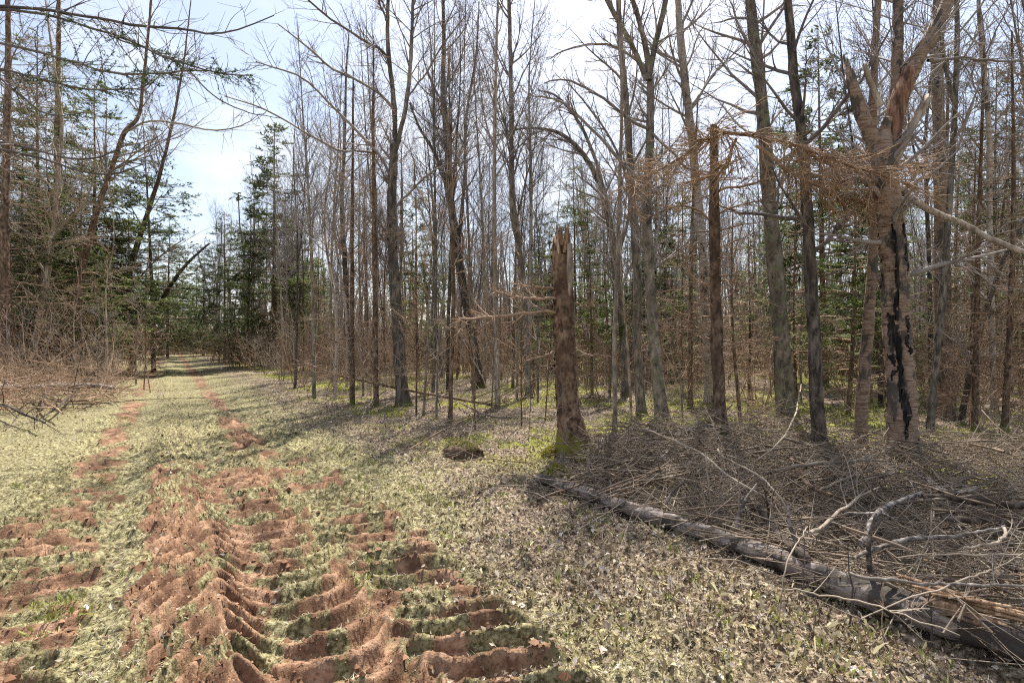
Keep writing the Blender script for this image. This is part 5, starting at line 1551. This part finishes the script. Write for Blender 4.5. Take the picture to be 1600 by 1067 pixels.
# moss clumps at the snag foot
def foot_moss(px, py, label, n=900, rx=.12, seed=0):
    q = at(px, py); rs = rs_(seed)
    a = rs.uniform(0, 6.28, n); rr = np.sqrt(rs.uniform(0, 1, n))
    x = rx * rr * np.cos(a); y = rx * .8 * rr * np.sin(a); z = .10 * (1 - rr ** 2) + .01
    V = blades(x, y, z, rs, rs.uniform(.02, .045, n), rs.uniform(.005, .012, n), 45, .5)
    o = solo('moss_clump', Geo().quads(V, pick_tint(rs, n, [(.30, .26, .03), (.24, .25, .03), (.36, .28, .04)])).mesh('moss_clump', M['moss'], False), q)
    tag(o, label, 'moss', 'moss clumps at the snag foot')
foot_moss(862, 712, 'golden moss clump at the left root of the broken snag', 900, .13, 1)
foot_moss(918, 700, 'golden moss clump at the right root of the broken snag', 700, .10, 2)
foot_moss(872, 742, 'dark green moss clump where the log meets the snag', 700, .12, 3)

# ------------------------------------------------------------------ brush pile of fine twigs
def brushwood():
    rs = rs_(1400)
    reg = [(900, 700), (1080, 672), (1250, 690), (1420, 705), (1640, 720), (1640, 1010), (1500, 985), (1330, 940), (1180, 880), (1050, 822), (900, 775)]
    poly = np.array([[at(*p).x, at(*p).y] for p in reg])
    def inside(x, y):
        c = np.zeros(len(x), bool); j = len(poly) - 1
        for i in range(len(poly)):
            xi, yi = poly[i]; xj, yj = poly[j]
            m = ((yi > y) != (yj > y)) & (x < (xj - xi) * (y - yi) / (yj - yi + 1e-12) + xi)
            c ^= m; j = i
        return c
    n = 26000
    x = rs.uniform(poly[:, 0].min() - .3, poly[:, 0].max(), n); y = rs.uniform(poly[:, 1].min(), poly[:, 1].max(), n)
    k = inside(x, y); x, y = x[k][:3000], y[k][:3000]; n = len(x)
    hp = np.clip(.06 + .42 * vnoise(x * 1.2, y * 1.2, 61), 0, .45)
    z = base_h(x, y) + rs.uniform(0, 1, n) ** 1.3 * hp + .02
    a = rs.normal(-0.15, .9, n); a = np.where(rs.uniform(0, 1, n) < .5, a, a + math.pi)
    el = rs.normal(0.05, .28, n)
    d = np.stack([np.cos(a) * np.cos(el), np.sin(a) * np.cos(el), np.sin(el)], 1)
    L = np.minimum(np.exp(rs.normal(-.55, .5, n)), 1.4); kk = 5
    P = np.empty((n, kk, 3)); P[:, 0] = np.stack([x, y, z], 1) - d * L[:, None] * .5
    for j in range(1, kk):
        d = nrm(d + rs.normal(0, .10, (n, 3)) * [1, 1, .6]); P[:, j] = P[:, j - 1] + d * (L / (kk - 1))[:, None]
    fl = base_h(P[..., 0].ravel(), P[..., 1].ravel()).reshape(n, kk) + .008
    P[..., 2] = np.maximum(P[..., 2], fl)
    r = np.exp(rs.normal(-5.45, .55, n))
    st = dict(P=P, R=r[:, None] * np.linspace(1, .4, kk)[None], L=L)
    t = spawn(st, 3200, rs, (.15, 1), (25, 70), (.2, .5), 3, -.01, .14, .7, .0014, True, .3, .005, .0018)
    f2 = base_h(t['P'][..., 0].ravel(), t['P'][..., 1].ravel()).reshape(t['P'].shape[:2]) + .006
    t['P'][..., 2] = np.maximum(t['P'][..., 2], f2)
    nl = 90
    tq = rs.uniform(0, 1, nl); lx = np.interp(tq, np.linspace(0, 1, 5), [842, 1000, 1200, 1400, 1600]); ly = np.interp(tq, np.linspace(0, 1, 5), [752, 804, 878, 960, 1036])
    qq = np.array([at(a_ + rs.normal(0, 25), b_ + rs.normal(0, 14)) for a_, b_ in zip(lx, ly)])
    ii = rs.choice(n, nl, replace=False)
    P[ii] += (qq + np.stack([np.zeros(nl), np.zeros(nl), rs.uniform(.10, .24, nl)], 1) - P[ii][:, 2])[:, None, :]
    st['P'] = P
    sel = rs.uniform(0, 1, n) < .66
    A = {k_: v_[sel] for k_, v_ in st.items()}; B = {k_: v_[~sel] for k_, v_ in st.items()}
    tag(solo("brushwood", Geo().tubes(B, 4).tubes(t, 3).mesh("brushwood", M['twig_dry'])), "tangled brown brushwood heaped behind the fallen log", "brushwood", None, 'stuff')
    tag(solo("bleached_brushwood", Geo().tubes(A, 4).mesh("bleached_brushwood", M['twig_pale'])), "bleached pale twigs scattered through the brown brush heap", "brushwood", None, 'stuff')
    n = 520
    px = rs.uniform(-60, 190, n); py = rs.uniform(588, 650, n) - np.clip(px - 60, 0, 200) * .12
    q = np.array([at(a_, b_) for a_, b_ in zip(px, py)])
    a = rs.uniform(0, 6.28, n); el = rs.normal(.12, .3, n)
    d = np.stack([np.cos(a) * np.cos(el), np.sin(a) * np.cos(el), np.sin(el)], 1); L = np.exp(rs.normal(.1, .45, n)); kk = 5
    P = np.empty((n, kk, 3)); P[:, 0] = q + np.stack([np.zeros(n), np.zeros(n), rs.uniform(0, .6, n)], 1) - d * L[:, None] * .5
    for j in range(1, kk):
        d = nrm(d + rs.normal(0, .13, (n, 3))); P[:, j] = P[:, j - 1] + d * (L / (kk - 1))[:, None]
    P[..., 2] = np.maximum(P[..., 2], base_h(P[..., 0].ravel(), P[..., 1].ravel()).reshape(n, kk) + .01)
    stl = dict(P=P, R=np.exp(rs.normal(-5.0, .5, n))[:, None] * np.linspace(1, .4, kk)[None], L=L)
    tl = spawn(stl, 1600, rs, (.15, 1), (25, 70), (.2, .5), 3, 0, .14, .7, .003, True, .3, .006, .004)
    tag(solo("verge_brushwood", Geo().tubes(stl, 4).tubes(tl, 3).mesh("verge_brushwood", M['twig_brown'])), "tangle of dry brush around the slim log on the left verge", "brushwood", None, 'stuff')
    # loose twigs over the rest of the forest floor
    n = 5200
    x, y, rr = scatter_polar(n * 3, rs, 3, 26, -46, 48, 1.3)
    u, v = trail_uv(x, y)
    k = (rs.uniform(0, 1, len(x)) < sstep(2.2, 5, u) * .9 + sstep(-3.0, -5.5, u) * .8); x, y = x[k][:n], y[k][:n]; n = len(x)
    z = base_h(x, y) + rs.uniform(.01, .12, n)
    a = rs.uniform(0, 6.28, n); el = rs.normal(.05, .25, n)
    d = np.stack([np.cos(a) * np.cos(el), np.sin(a) * np.cos(el), np.sin(el)], 1)
    L = rs.uniform(.2, 1.1, n); kk = 4
    P = np.empty((n, kk, 3)); P[:, 0] = np.stack([x, y, z], 1) - d * L[:, None] * .3
    for j in range(1, kk):
        d = nrm(d + rs.normal(0, .12, (n, 3))); P[:, j] = P[:, j - 1] + d * (L / (kk - 1))[:, None]
    fl = base_h(P[..., 0].ravel(), P[..., 1].ravel()).reshape(n, kk) + .006
    P[..., 2] = np.maximum(P[..., 2], fl)
    st = dict(P=P, R=rs.uniform(.002, .006, n)[:, None] * np.linspace(1, .5, kk)[None], L=L)
    tag(solo("fallen_twigs", Geo().tubes(st, 3).mesh("fallen_twigs", M['twig_pale'])), "small pale fallen twigs littering the forest floor", "twigs", None, 'stuff')
brushwood()
